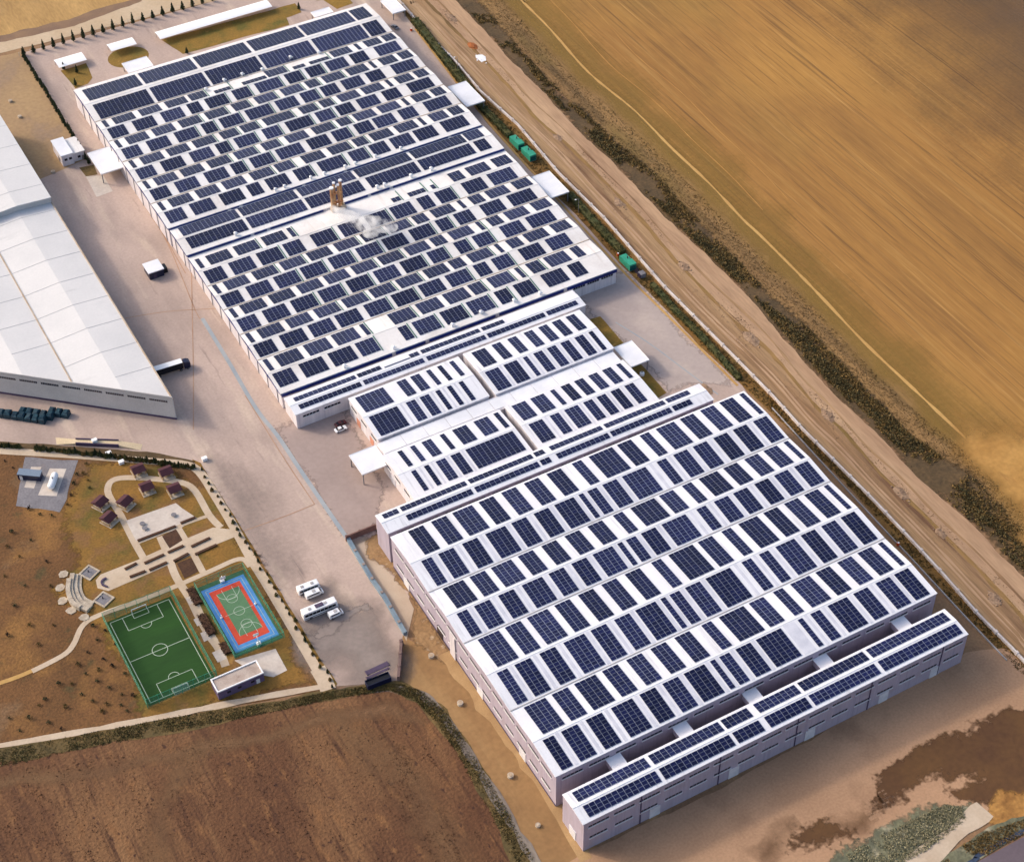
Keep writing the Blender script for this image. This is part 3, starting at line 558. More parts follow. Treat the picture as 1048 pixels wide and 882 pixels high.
for i in range(4):
    rows.append((A_near[i], V[i]+.95, RG[i]-.95)); rows.append((A_far[i], RG[i]+.9, V[i+1]-.9))
hA = hall('factory_hall', 'largest white ridged hall at the front, its grey lilac walls standing on bare soil', 0, 140, prof, rows, M_WALLA, M_ROOFA)
for i in range(4):
    for e, b in gaps(A_near[i], 0, 140): lay_strip(hA, 'skylight', M_SKYL, (e+b)/2-.55 if b-e < 5 else e+1.2, (e+b)/2+.55 if b-e < 5 else b-1.2, V[i]+.6, RG[i]-.6, prof, .05)
for zz, n, ln in ((11.6, 14, 6.2), (4.4, 14, 5.0)):
    strip_windows(hA, 'left', .05, 2, 106, zz, n, ln)
strip_windows(hA, 'front', .05, 1, 139, 12.6, 15, 7.0)
for y in (18, 45, 72, 96):
    mb = MB(); mb.box(-.12, .1, y, y+4, .1, 4.2); d = mb.build('door', M_DOOR if y != 72 else M_WIN, hA)
mb = MB(); mb.box(-.35, .1, 63, 66.5, 0, 11); mb.build('pilaster', M_WALLB, hA)
mb = MB(); mb.box(-.04, .02, 0.1, 107.9, 0, .9); mb.build('plinth', M_PLINTH, hA)
# ---- long two-storey building along the front
profE = [(-17.1, 14.1), (-11.1, 14.7), (-5.3, 14.1)]
hE = hall('office_wing', 'long narrow front building with two window rows, closest to the bare graded ground', -.8, 138.8, profE,
 [("1.8:13 27.7:13 53.5:5 65:8 81.3:13 107.4:16", -15.9, -12.0), ("1.6:13 27.6:13 53.2:5 65:8 81.3:13 107.2:16", -10.1, -6.3)], M_WALLA, M_ROOFA, cat='building')
strip_windows(hE, 'front', -17.05, 0, 138, 11.2, 16, 7.0)
strip_windows(hE, 'front', -17.05, 0, 138, 5.4, 16, 6.0)
for i, x in enumerate((22, 50, 78, 106, 126)):
    mb = MB(); mb.box(x, x+3.6, -17.25, -17.0, 0, 4.6); mb.build('door', M_DOOR, hE)
for x in (18.5, 46, 74, 101.5, 129):
    mb = MB(); mb.box(x, x+.35, -17.3, -17.0, 0, 14); mb.build('downpipe', M_PLINTH, hE)
mb = MB(); mb.box(-.95, -.7, -13, -9.4, 0, 4.2); mb.build('door', M_DOOR, hE)
for px, py in ((632, 780), (700, 747), (770, 711), (840, 673), (923, 638)):
    x = g(px, py, 12.4).x
    mb = MB(); mb.box(x-2.2, x+2.2, -5.2, -.15, 9.4, 12.1); b = mb.build('link_bridge', M_WALLA, hE)
    mb = MB(); mb.box(x-2.5, x+2.5, -5.25, -.1, 12.1, 12.4); mb.build('roof', M_CANOPY, b)
# ---- cross building behind the great hall
profX = [(110.4, 14.5), (115.4, 15.1), (120.0, 14.5)]
hX = hall('cross_wing', 'long narrow grey walled building squeezed between the largest hall and the small halls', .2, 128.9, profX,
 [("8.6:13 34.5:13 60:2 66.4:11 88.2:13 113.8:4", 112.1, 114.4), ("1.9:3 8.6:13 34.4:13 60:2 66.2:11 88.3:13 113.9:5", 116.6, 118.9)], M_WALLA, M_ROOFA, cat='building')
for k in range(14):
    if k in (2, 5, 8, 11): continue
strip_windows(hX, 'front', 110.45, 2, 128, 12.3, 14, 6.4)
mb = MB(); mb.box(128.7, 129.0, 113, 116, 0, 3.5); mb.build('door', M_DOOR, hX)
# ---- narrow strip building beside the blue edged hall
profN = [(184.6, 7.0), (189.6, 7.5), (194.9, 7.0)]
hN = hall('narrow_wing', 'low narrow building with two thin solar strips along the blue edged hall', -.6, 120.6, profN,
 [("2.1:13 27.9:13 53.9:13 79.5:13 105.2:7", 186.3, 188.5), ("2:13 27.5:5 48.9:2 53.7:13 79.4:5", 190.7, 192.9)], M_WALLB, M_ROOFA, cat='building')
strip_windows(hN, 'front', 184.65, 1, 18, 4.6, 2, 6.5)
mb = MB(); mb.box(38, 48.6, 190.7, 191.15, 7.5, 7.62); mb.build('solar_array', M_SOLAR, hN)
for px, py in ((534, 337), (553, 328.5), (564, 324), (582, 318.5)):
    p = g(px, py, 6); mb = MB(); mb.cyl((p.x-1.6, 183.5, 4.5), (p.x+1.6, 183.5, 4.5), .8, .8, 8); mb.cyl((p.x+1.3, 183.5, 4.5), (p.x+1.3, 184.9, 4.5), .5, .5, 8); mb.build('air_duct', M_TRIM, hN, smooth=False)
# ---- four small halls in the middle and the corridor between them
SM = [('left far small white hall beside the narrow wing, with the six column solar block', 19.3, 63.9, [(157.8, 8.0), (169.9, 8.8), (182.2, 8.0)], "20.9:6 35.7:2 41.3:2 47.7:1 52.4:1 57.2:1", "21.2:6 37.9:2 43.5:2 50:1 54.6:1 59.6:1", 8.6),
      ('right far small white hall beside the east yard lawn, holding mostly double column arrays', 66.5, 116.4, [(157.4, 8.0), (169.9, 8.8), (182.6, 8.0)], "68.1:3 75.9:3 84.1:1 88.5:2 94.3:2 100.1:2 106.2:2 112.3:1", "69.2:3 77.7:2 84.4:2 91.4:2 97.7:2 103.6:2 109.7:2", 8.6),
      ('left near small white hall with one very wide solar block, next to the cross wing', 17.3, 63.5, [(120.1, 8.0), (138.2, 8.8), (150.0, 8.0)], "21.8:1 26.8:1 31.4:2 37.2:2 43.1:10", "22.2:1 27.2:1 31.7:2 38.9:1 43.9:3 52.5:3 60.6:1", 8.6),
      ('right near small white hall between the corridor roof and the cross wing', 66.2, 115.9, [(120.1, 8.0), (138.2, 8.8), (150.3, 8.0)], "68.5:3 77.2:2 83.2:3 91.1:2 96.7:2 102.6:2 108.5:2 85:1h", "68.2:3 75.9:3 84.2:1 88.6:2 94.3:2 100.3:2 106.2:2 112.3:1", 8.6)]
for k, (lab, a, b, pf, nr, fr, L) in enumerate(SM):
    nr = nr.replace(' 85:1h', '')
    y0 = pf[0][0] if k < 2 else 126.2
    lab_rows = [(nr, y0+.9, pf[1][0]-1.0), (fr, pf[1][0]+1.6, pf[2][0]-1.3)]
    h = hall('small_hall', lab, a, b, pf, lab_rows, M_WALLB, M_ROOFA)
    for e, bb in gaps(nr, a, b): lay_strip(h, 'skylight', M_SKYL, (e+bb)/2-.4, (e+bb)/2+.4, y0+.6, pf[1][0]-.6, pf, .05)
    if k in (0, 2):
        strip_windows(h, 'left', a+.05, pf[0][0]+8 if k else pf[0][0], pf[2][0], 5.0, 3, 4.5)
        for yy in (pf[2][0]-9, pf[2][0]-20):
            mb = MB(); mb.box(a-.1, a+.1, yy, yy+3, 0, 3.4); mb.build('door', mat('salmon_door', col(214, 150, 138), fine=0) if k == 0 else M_DOOR, h)
hc = wroot('corridor_roof', (65, 153.7, 0), 'pale flat panelled corridor roof running between the four small halls', 'corridor')
mb = MB(); mb.box(18.4, 115.8, 150.3, 157.3, 0, 7.0); mb.build('wall', M_WALLB, hc)
for i in range(11):
    a = 18.4+i*8.86; mb = MB(); mb.box(a+.12, a+8.74, 151.1, 156.6, 7.0, 7.2); mb.build('roof_panel', M_CANOPY, hc)
# ---- north works: three joined halls in steps with blue fascias
def north(name, lab, x0, x1, pf, rows): return hall(name, lab, x0, x1, pf, rows, M_WALLB, M_ROOFB, gutm=M_RUST, gutr=M_ROOFB)
gv = [197.0, 217.9, 234.4, 250.7, 266.9, 287.5]; gr = [208.6, 226.5, 242.7, 259.0, 276.4]
pfG = []
for i in range(5): pfG += [(gv[i], 7.4), (gr[i], 8.2)]
pfG.append((gv[5], 7.5))
G_near = ["0.2:4 10.7:5 22.5:5 33.7:4 51.6:2 57.5:5 69.3:5 80.7:5 92.9:3 101.3:4 113.5:5 125.6:3", "0.4:4 10.9:5 22.6:5 33.8:5 46:5 57.7:5 69.4:5 81.1:5 93.5:3 101.6:4 113.7:5 126:5",
 "0.6:4 11:5 22.7:5 34.3:5 46.2:5 58:5 69.6:5 81.5:4 93.5:3 101.8:4 114.2:5 126.2:6", "0.7:4 11.1:5 22.8:5 34.1:5 46.2:5 58.2:5 69.7:5 81.7:5 93.7:3 102:4 114:5 126.6:6", "0.6:4 11:5 22.8:5 34.2:4 46.2:5 58.4:5 70.2:5 81.5:5 93.9:3 102.1:4 114.5:5 126.6:6"]
G_far = ["0.4:1 4.9:5 16.7:5 28.2:5 40:1 51.8:5 63.6:5 75.3:5 86.3:3 94.7:5 107.1:1 112.1:3 120.1:5 132.2:2", "0.5:1 5.1:5 16.8:5 28.5:5 40.3:5 52:5 63.5:5 75.4:5 86.6:3 94.8:5 107.3:1 112.4:3 120.3:5 132.6:4",
 "0.6:1 5:5 16.9:5 28.7:5 40.2:5 52:5 63.6:5 75.4:5 86.8:3 95:5 107.6:1 112.4:3 120.5:5 132.8:4", "0.5:1 4.9:5 16.9:5 28.7:5 40.3:5 52.1:5 63.8:5 75.3:5 87:3 95.3:5 107.8:1 112.8:3 120.6:5 133:4",
 "0.6:1 5:5 16.7:5 28.7:5 40:1 85:2h 92.5:4h 103:1h 112.9:3 121.1:5 133.3:4"]
nearE = [207.5, 225.7, 242.0, 258.3, 275.2]; nearS = [200.0, 218.8, 235.1, 251.4, 267.7]
farS = [209.5, 227.2, 243.5, 259.8, 277.5]; farE = [216.9, 233.7, 250.0, 266.2, 284.2]
rows = []
for i in range(5): rows += [(G_near[i], nearS[i], nearE[i]), (G_far[i], farS[i], farE[i])]
hG = north('factory_hall', 'cream roofed hall with blue front edge where steam drifts over bare roof panels', -.8, 142.0, pfG, rows)
pfS = [(287.6, 8.4), (298.0, 9.1), (306.2, 8.5)]
hS = north('factory_hall', 'single ridged middle strip of the north works between two blue clerestory lines', -1.0, 141.9, pfS,
 [("2:13 28:13 54:13 81.5:12 105.7:13 132.2:3", 290.2, 297.2), ("2:13 27.8:13 53.9:13 79.8:13 105.8:13 131.3:4", 298.7, 305.2)])
fv = [306.3, 325.0, 341.6, 358.1, 375.0, 391.6]; fr_ = [316.6, 333.5, 349.9, 366.6, 383.6]
pfF = []
for i in range(5): pfF += [(fv[i], 9.2), (fr_[i], 10.0)]
pfF += [(391.6, 9.2), (404.8, 10.3), (419.7, 9.3)]
F_near = ["0.4:4 11.1:5 24:5 36.1:3 44.4:5 57.1:4 68.1:6 82.4:4 92:4 101.7:5 112.9:5 125.9:6", "0.5:4 11.2:5 24.2:5 36.1:3 44.7:5 56.6:6 70.8:5 82.5:4 93:4 101.9:5 114.1:4 126.4:6", "0.5:4 11.4:5 24.3:5 36.1:3 44.6:5 57.5:4 68.3:6 82.4:4 92:4 102.1:5 114.4:4 126.6:6",
 "0.5:4 11.5:5 24.1:5 36.5:3 44.7:5 56.8:6 70.9:5 82.8:4 92.5:4 102.5:5 114.6:4 127.1:6", "0.5:4 11.6:5 24.5:5 36.7:3 45:5 57.8:4 68.7:6 82.9:4 93:4 102.8:5 114.8:4 127.1:6"]
F_far = ["0.4:1 4.9:5 16.7:5 28.4:5 40.8:5 52.1:4 64.2:5 76.4:5 88:3 96:5 107.8:5 119.3:1 124.4:4 133.7:3", "0.3:1 4.9:5 16.6:5 28.6:5 40.7:5 53.3:4 64.2:5 76.6:5 88.3:3 96.2:5 107.9:5 119.8:1 124.4:4 133.8:3",
 "0.4:1 5.2:5 16.9:5 28.7:5 41.1:4 50.6:4 61.1:7 78.1:4 87.8:3 96.4:5 108:5 120:1 124.6:4 133.9:3", "0.2:1 4.9:5 16.9:5 29:5 41.2:5 53.7:4 64.4:5 76.9:5 88.7:3 96.8:5 108.6:5 120.2:1 124.9:4 134.4:3",
 "0.6:1 5.1:5 17.1:5 29.2:5 40.1:4 51.3:4h 64.5:6h 76.6:5 89:3h 97:5h 108.5:5 120.7:1 125.3:4 134.5:3"]
nS = [308.6, 325.9, 342.4, 358.9, 375.8]; nE = [315.9, 332.8, 349.2, 365.9, 382.9]; fS = [317.4, 334.2, 350.7, 367.4, 384.4]; fE = [324.2, 340.8, 357.3, 374.2, 390.6]
rows = []
for i in range(5): rows += [(F_near[i], nS[i], nE[i]), (F_far[i], fS[i], fE[i])]
rows += [("1.2:13 27.4:13 53.3:13 79.2:13 105.4:13 131.1:4", 392.3, 402.9), ("1.3:13 27.3:13 53.4:13 79.6:13 105.4:13 131.1:4", 406.6, 417.2)]
hF = north('factory_hall', 'farthest cream roofed hall of the north works, beside the front lawn and carports', -1.5, 141.2, pfF, rows)
def fascia(root, y, xa, xb, z0, z1, breaks):
    xs = [xa]+[v for b in breaks for v in (b, b+1.6)]+[xb]
    for i in range(0, len(xs)-1, 2):
        mb = MB(); mb.box(xs[i], xs[i+1], y-.42, y-.26, z0, z1); mb.build('blue_fascia', M_BLUE, root)
fascia(hG, 197.0, -.9, 142.1, 5.9, 7.2, [44, 58, 88, 118])
fascia(hS, 287.6, -1.1, 142.0, 7.3, 8.35, [26, 33, 58, 78, 88])
fascia(hF, 306.3, -1.6, 141.3, 8.2, 9.1, [24, 29, 57, 76, 125])
for root, xx, ya, yb, z in ((hG, -.8, 197, 287.4, 7.05), (hS, -1.0, 287.7, 306, 8.0), (hF, -1.5, 306.5, 419.5, 8.8)):
    mb = MB(); mb.box(xx-.32, xx+.02, ya, yb, z-.35, z-.1); mb.build('blue_fascia', M_BLUE, root)
    for k in range(int((yb-ya)/9)):
        mb = MB(); mb.box(xx-.22, xx+.02, ya+4+k*9, ya+4.3+k*9, 0, z-.3); mb.build('downpipe', M_GUT, root)
strip_windows(hG, 'front', 197.05, 122, 141, 4.6, 3, 5.4)
random.seed(3)
for root, T_, near, S_, E_ in ((hG, G_near, 1, nearS, nearE), (hG, G_far, 0, farS, farE), (hF, F_near, 1, nS, nE), (hF, F_far, 0, fS, fE)):
    pf = pfG if root is hG else pfF
    for i in range(5):
        for e, b in gaps(T_[i], 0, 140, 2.0):
            m = (e+b)/2
            if root is hG:
                lo, hi = [(44, 120), (38, 112), (30, 112), (26, 110), (20, 112)][i]
            else: lo, hi = [(44, 100), (38, 100), (34, 100), (34, 112), (36, 112)][i]
            if lo < m < hi and random.random() < .8: lay_strip(root, 'cable_tray', M_GREENP, e+.5, e+.85, S_[i]-.5, E_[i]+.5, pf, .22)
# roof vents along the blue lines
vm = M_TRIM
def vent(root, x, y, z, s=1.0):
    mb = MB(); mb.cyl((x, y, z-.3), (x, y, z+1.1*s), .45*s, n=10); mb.cyl((x, y, z+1.1*s), (x, y, z+1.5*s), .8*s, .8*s, 10); mb.cyl((x, y, z+1.5*s), (x, y, z+1.8*s), .8*s, .2*s, 10)
    mb.cyl((x, y, z+.5), (x+1.4*s, y, z+.5), .28*s, n=8)
    mb.build('roof_vent', vm, root)
for px, py in ((210.5, 90.5), (229, 81), (247.5, 75), (268, 70), (297, 58), (326, 52.5)): p = g(px, py, 10.6); vent(hF, p.x, p.y, zat(pfF, min(p.y, 419)), .9)
for px, py in ((283, 195), (291, 190), (318, 181), (332, 177), (354, 171), (364, 167), (384, 159), (410, 151)): p = g(px, py, 10.4); vent(hF, p.x, max(p.y, 307.5), 9.4, .8)
for px, py in ((443, 175.5), (421, 181), (386, 192), (241, 240), (399, 196)): p = g(px, py, 9.0); vent(hS, p.x, max(p.y, 289), 8.6, .9)
for px, py in ((353, 376), (404, 358), (463, 333), (492, 320), (526, 308), (554, 302)): p = g(px, py, 8.0); vent(hG, p.x, max(p.y, 198.2), 7.5, .9)
# rusty flues and their steam
fl = wroot('flue_stack', (63.5, 285.5, 8), 'four rusty brown flue pipes rising beside the middle blue line of the north works', 'chimney')
for k, (dx, dy, h, r) in enumerate(((-1.7, -.3, 19, .75), (-.2, .5, 20.5, .5), (1.2, -.3, 19.5, .5), (2.6, .4, 20.8, .6))):
    mb = MB(); mb.cyl((63.3+dx, 285.6+dy, 7.5), (63.3+dx, 285.6+dy, h), r, n=12); p = mb.build('flue', M_CHIM, fl, smooth=False)
    mb = MB(); mb.cyl((63.3+dx, 285.6+dy, h), (63.3+dx, 285.6+dy, h+.5), r*1.25, n=12); mb.build('cap', M_TRIM, p)
mb = MB()
for z in (11, 15.5): mb.box(61.2, 66.3, 285.0, 286.6, z, z+.3)
mb.build('brace', M_CHIM, fl)
mb = MB(); mb.box(60.8, 67, 284.4, 287.0, 7.3, 9.0); mb.build('base', M_RUST, fl)
sm = bpy.data.materials.new('steam'); sm.use_nodes = True; n_ = sm.node_tree.nodes; l_ = sm.node_tree.links; n_.remove(n_['Principled BSDF'])
pv = n_.new('ShaderNodeVolumePrincipled'); bpy.context.scene.cycles.volume_bounces = 6; pv.inputs['Color'].default_value = (.97, .96, .95, 1); l_.new(pv.outputs[0], n_['Material Output'].inputs['Volume'])
ge = n_.new('ShaderNodeNewGeometry'); no = n_.new('ShaderNodeTexNoise'); no.inputs['Scale'].default_value = .32; no.inputs['Detail'].default_value = 4; l_.new(ge.outputs['Position'], no.inputs['Vector'])
mr = n_.new('ShaderNodeMapRange'); mr.inputs[1].default_value = .46; mr.inputs[2].default_value = .72; mr.inputs[3].default_value = 0; mr.inputs[4].default_value = .75; l_.new(no.outputs[0], mr.inputs[0]); l_.new(mr.outputs[0], pv.inputs['Density'])
mbs = bmesh.new()
for px, py, r in ((334, 212, 1.6), (341, 214, 2.2), (349, 218, 2.9), (357, 222, 3.5), (366, 226, 4.0), (375, 229, 4.4), (384, 230, 4.4), (393, 231, 3.8), (380, 237, 3.6), (400, 233, 2.8)):
    p = g(px, py, 12.5); bmesh.ops.create_icosphere(mbs, subdivisions=2, radius=r, matrix=Matrix.Translation(p) @ Matrix.Diagonal((1.15, 1.0, .7, 1)))
me = bpy.data.meshes.new('steam_plume'); mbs.to_mesh(me); mbs.free(); me.materials.append(sm)
st = link(bpy.data.objects.new('steam_plume', me)); tag(st, 'white steam drifting from the rusty flues over the cream roof', 'steam', kind='stuff')
rm = st.modifiers.new('remesh', 'REMESH'); rm.mode = 'VOXEL'; rm.voxel_size = .6
# ---- western hall with its slanted front
wall_y = lambda x: 210.9-(x+36.9)*.885
root = wroot('warehouse', (-70, 290, 0), 'big plain white warehouse on the left with a slanted front wall and no solar panels', 'warehouse')
XS_ = [-36.9, -51.0, -65.5, -80.0, -94.5, -109.0, -123.5, -138.0]
def zc(i, b): return b+(1.1 if i % 2 else 0)
for base, yb in ((10.0, 345.0),):
    for i in range(7):
        a, b = XS_[i], XS_[i+1]; mb = MB()
        q = [(b, wall_y(b)), (a, wall_y(a)), (a, yb+6), (b, yb+6)]; zz = [zc(i+1, base), zc(i, base), zc(i, base), zc(i+1, base)]
        mb.hexa([(x, y, z-.25) for (x, y), z in zip(q, zz)], [(x, y, z) for (x, y), z in zip(q, zz)]); rp = mb.build('roof', M_ROOFC, root)
        for k in range(8):
            y = 340-k*15.5
            if y < max(wall_y(a), wall_y(b))+1: continue
            m2 = MB(); m2.hexa([(b, y-.12, zz[0]-.1), (a, y-.12, zz[1]-.1), (a, y+.12, zz[1]-.1), (b, y+.12, zz[0]-.1)], [(b, y-.12, zz[0]+.06), (a, y-.12, zz[1]+.06), (a, y+.12, zz[1]+.06), (b, y+.12, zz[0]+.06)]); m2.build('roof_seam', M_SEAM, rp)
for x in (-36.9, -65.5, -94.5):
    mb = MB(); mb.box(x-.25, x+.25, wall_y(x)+.3, 345, 9.8, 10.25); mb.build('gutter', M_RUST, root)
mb = MB()
for i in range(7):
    a, b = XS_[i], XS_[i+1]
    if b < -137: b = -138
    mb.hexa([(b, wall_y(b), .9), (a, wall_y(a), .9), (a, wall_y(a)+.4, .9), (b, wall_y(b)+.4, .9)], [(b, wall_y(b), 11.3), (a, wall_y(a), 11.3), (a, wall_y(a)+.4, 11.3), (b, wall_y(b)+.4, 11.3)])
mb.box(-37.1, -36.75, 211.0, 345, 0, 9.9)
mb.build('wall', mat('warehouse_wall', col(206, 204, 202), col(196, 194, 193), .1, rough=.6), root)
mb = MB(); a, b = -36.8, -138
mb.hexa([(b, wall_y(b)-.12, 0), (a, wall_y(a)-.12, 0), (a, wall_y(a)+.3, 0), (b, wall_y(b)+.3, 0)], [(b, wall_y(b)-.12, 1.0), (a, wall_y(a)-.12, 1.0), (a, wall_y(a)+.3, 1.0), (b, wall_y(b)+.3, 1.0)]); mb.build('plinth', M_PLINTH, root)
dv = Vector((-1, .885, 0)).normalized()
for k in range(11):
    s = 2.2+k*8.4; p = Vector((-36.9, 210.9, 0))+dv*s; q = p+dv*7; nv = Vector((-dv.y, dv.x, 0))*-1
    if nv.y > 0: nv = -nv
    mb = MB()
    for i in range(10):
        a_ = p.lerp(q, i/10+.012); b_ = p.lerp(q, (i+1)/10-.012)
        mb.hexa([(b_+nv*-.05).to_tuple()[:2]+(8.2,), (a_+nv*-.05).to_tuple()[:2]+(8.2,), (a_+nv*.06).to_tuple()[:2]+(8.2,), (b_+nv*.06).to_tuple()[:2]+(8.2,)], [(b_+nv*-.05).to_tuple()[:2]+(9.1,), (a_+nv*-.05).to_tuple()[:2]+(9.1,), (a_+nv*.06).to_tuple()[:2]+(9.1,), (b_+nv*.06).to_tuple()[:2]+(9.1,)])
    mb.build('window_band', M_WIN, root, fix=True)
mb = MB(); mb.prism([(-36.8, 0), (-36.8, 12.6), (-51, 13.6), (-65.5, 12.6), (-80, 13.6), (-94.5, 12.6), (-109, 13.6), (-123.5, 12.6), (-138, 13.6), (-138, 0)], 345, 417, axis='y')
mb.build('wall', MATS['warehouse_wall'], root, fix=True)
for i in range(7):
    a, b = XS_[i], XS_[i+1]; mb = MB(); z = [zc(i+1, 13), zc(i, 13), zc(i, 13), zc(i+1, 13)]; q = [(b, 344.6), (a+(.2 if i == 0 else 0), 344.6), (a+(.2 if i == 0 else 0), 417.4), (b, 417.4)]
    mb.hexa([(x, y, zz-.3) for (x, y), zz in zip(q, z)], [(x, y, zz) for (x, y), zz in zip(q, z)]); rp = mb.build('roof', M_ROOFC, root)
    for k in range(4):
        y = 355+k*16; m2 = MB(); m2.hexa([(b, y-.1, z[0]-.1), (a, y-.1, z[1]-.1), (a, y+.1, z[1]-.1), (b, y+.1, z[0]-.1)], [(b, y-.1, z[0]+.06), (a, y-.1, z[1]+.06), (a, y+.1, z[1]+.06), (b, y+.1, z[0]+.06)]); m2.build('roof_seam', M_SEAM, rp)
# ================================================================ free-standing things
random.seed(11)
def canopy(name, lab, px, z, t=.35, posts=(0, 1, 2, 3), m=None, cat='canopy', group=None, pw=.18):
    P = [g(x, y, z) for x, y in px]; xs = [p.x for p in P]; ys = [p.y for p in P]; a, b, c_, d = min(xs), max(xs), min(ys), max(ys)
    root = wroot(name, ((a+b)/2, (c_+d)/2, 0), lab, cat, group)
    mb = MB(); mb.box(a, b, c_, d, z-t, z); mb.build('roof', m or M_CANOPY, root)
    mb = MB()
    for q in ((a, b, c_-.08, c_), (a, b, d, d+.08), (a-.08, a, c_-.08, d+.08), (b, b+.08, c_-.08, d+.08)): mb.box(*q, z-t-.05, z+.12)
    mb.build('rim', M_TRIM, root)
    co = [(a+.4, c_+.4), (b-.4, c_+.4), (b-.4, d-.4), (a+.4, d-.4)]
    for i in posts: mb = MB(); mb.box(co[i][0]-pw, co[i][0]+pw, co[i][1]-pw, co[i][1]+pw, 0, z-t); mb.build('post', M_STEEL, root)
    return root
canopy('canopy', 'white loading canopy on the west side of the farthest hall, beside the gatehouse', [(91, 158.5), (113.7, 149.5), (127.9, 169.3), (103.5, 178.4)], 5.2, posts=(0, 3))
canopy('canopy', 'upper right white loading canopy beside the long hedge, near the teal containers', [(460.7, 88.4), (478.4, 85), (494, 104), (475.6, 107.4)], 5.2, posts=(1, 2))
canopy('canopy', 'white loading canopy on the east side of the hall with bare roof panels', [(544.3, 181.2), (566, 179.4), (582.4, 196.2), (563.6, 202.5)], 5.2, posts=(1, 2))
canopy('canopy', 'pale loading canopy at the left end of the panelled corridor roof', [(357.2, 466), (380, 457.8), (395.3, 471.4), (371, 485.6)], 5.6, posts=(0, 3))
canopy('canopy', 'pale loading canopy at the right end of the panelled corridor roof, by the lawns', [(630, 355), (646, 349.3), (663, 366.7), (646, 375.5)], 5.4, posts=(1, 2))
canopy('entrance_canopy', 'white entrance canopy beside the round lawn', [(125, 65.7), (149.5, 58), (157, 67.5), (132.7, 74.7)], 4.2)
canopy('entrance_canopy', 'small white entrance canopy near the far corner of the front lawn', [(319.3, 12.5), (336, 8), (341, 12.5), (322.5, 18)], 4.2)
def carport(lab, x0, x1, y0, y1):
    root = wroot('carport', ((x0+x1)/2, (y0+y1)/2, 0), lab, 'carport')
    mb = MB(); n = 6; pr = [(y0+(y1-y0)*i/n, 2.3+.75*math.sin(math.pi*(.18+.64*i/n))) for i in range(n+1)]
    for (a, za), (b, zb) in zip(pr, pr[1:]): mb.hexa([(x0, a, za-.08), (x1, a, za-.08), (x1, b, zb-.08), (x0, b, zb-.08)], [(x0, a, za), (x1, a, za), (x1, b, zb), (x0, b, zb)])
    mb.build('roof', M_WHITEP, root)
    k = max(2, int((x1-x0)/6))
    for i in range(k+1):
        x = x0+.3+(x1-x0-.6)*i/k; mb = MB(); mb.cyl((x, y1-.5, 0), (x, y1-.5, 2.5), .1, n=6); mb.build('post', M_STEEL, root)
carport('short white carport at the corner by the cypress rows', .8, 14.0, 450.2, 457.6)
carport('white carport beyond the round lawn', 26.2, 38.6, 451.2, 457.7)
carport('long white carport along the front lawn', 49.4, 106, 449.5, 456.5)
# covered shelter at the top edge
cp = canopy('shelter', 'white roofed shelter on posts at the top edge beside the hedge', [(391.3, 1.4), (400, -2), (414.4, 9.5), (402, 14.3)], 3.8, posts=(0, 1, 2, 3))
# gatehouse
gh = wroot('gatehouse', (-16.5, 386, 0), 'white two block gatehouse between the warehouse and the far loading canopy', 'building')
mb = MB(); mb.box(-21.6, -16.6, 380.3, 393.0, 0, 5.4); mb.build('wall', M_WALLB, gh)
mb = MB(); mb.box(-21.9, -16.4, 380.0, 393.3, 5.4, 5.75); mb.build('roof', M_CANOPY, gh)
mb = MB(); mb.box(-16.35, -11.4, 381.3, 392.6, 0, 4.2); mb.build('wall', M_WALLB, gh)
mb = MB(); mb.box(-16.3, -11.1, 381.0, 392.9, 4.2, 4.5); mb.build('roof', M_ROOFB, gh)
for x, z in ((-20.6, 2.6), (-18.6, 2.6), (-14.6, 1.5)):
    mb = MB(); mb.box(x, x+1.3, 380.2 if x < -17 else 381.2, 380.4 if x < -17 else 381.4, z, z+1.1); w_ = mb.build('window', M_WIN, gh)
mb = MB(); mb.box(-12.8, -11.8, 381.18, 381.4, 0, 2.2); mb.build('door', M_GREYP, gh)
mb = MB(); mb.box(-21.8, -21.5, 384, 386, 0, 2.4); mb.build('door', M_GREYP, gh)
# kiosk on the apron
p = g(153.5, 287.5); kx, ky = p.x, p.y
ks = wroot('kiosk', (kx+3.2, ky+3.4, 0), 'small white roofed kiosk standing alone on the open apron', 'kiosk')
mb = MB(); mb.box(kx+.2, kx+6.2, ky+.2, ky+6.6, 0, 3.4); mb.build('wall', M_NAVY, ks)
mb = MB(); mb.box(kx-.1, kx+6.5, ky-.1, ky+6.9, 3.4, 3.75); mb.build('roof', M_CANOPY, ks)
mb = MB(); mb.box(kx+6.2, kx+8.2, ky+1.4, ky+4.6, 0, 2.4); mb.build('side_box', M_BLACKP, ks)
mb = MB(); mb.box(kx+2, kx+3.2, ky+.08, ky+.2, 0, 2.2); mb.build('door', M_PLINTH, ks)
# park pavilion
pv_ = wroot('pavilion', (-64, 88.6, 0), 'lilac walled park pavilion with a white rimmed flat roof beside the football pitch', 'building')
a, b, c_, d, h = -72.0, -56.5, 85.9, 91.6, 3.8
mb = MB(); mb.box(a, b, c_, d, 0, h); mb.build('wall', M_PWALL, pv_)
mb = MB(); mb.box(a+.3, b-.3, c_+.3, d-.3, h, h+.06); rf = mb.build('roof', mat('stained_roof', col(200, 184, 172), col(178, 158, 146), .35, fine=.1, extra=[(col(150, 130, 120), .6, .58, .75, None)]), pv_)
mb = MB()
for q in ((a-.1, b+.1, c_-.1, c_+.3), (a-.1, b+.1, d-.3, d+.1), (a-.1, a+.3, c_+.3, d-.3), (b-.3, b+.1, c_+.3, d-.3)): mb.box(*q, h-.05, h+.4)
mb.build('parapet', M_TRIM, rf)
for x in (-69, -65.4, -61): mb = MB(); mb.box(x, x+1.2, c_-.06, c_+.05, 1.6, 2.5); mb.build('window', M_WIN, pv_)
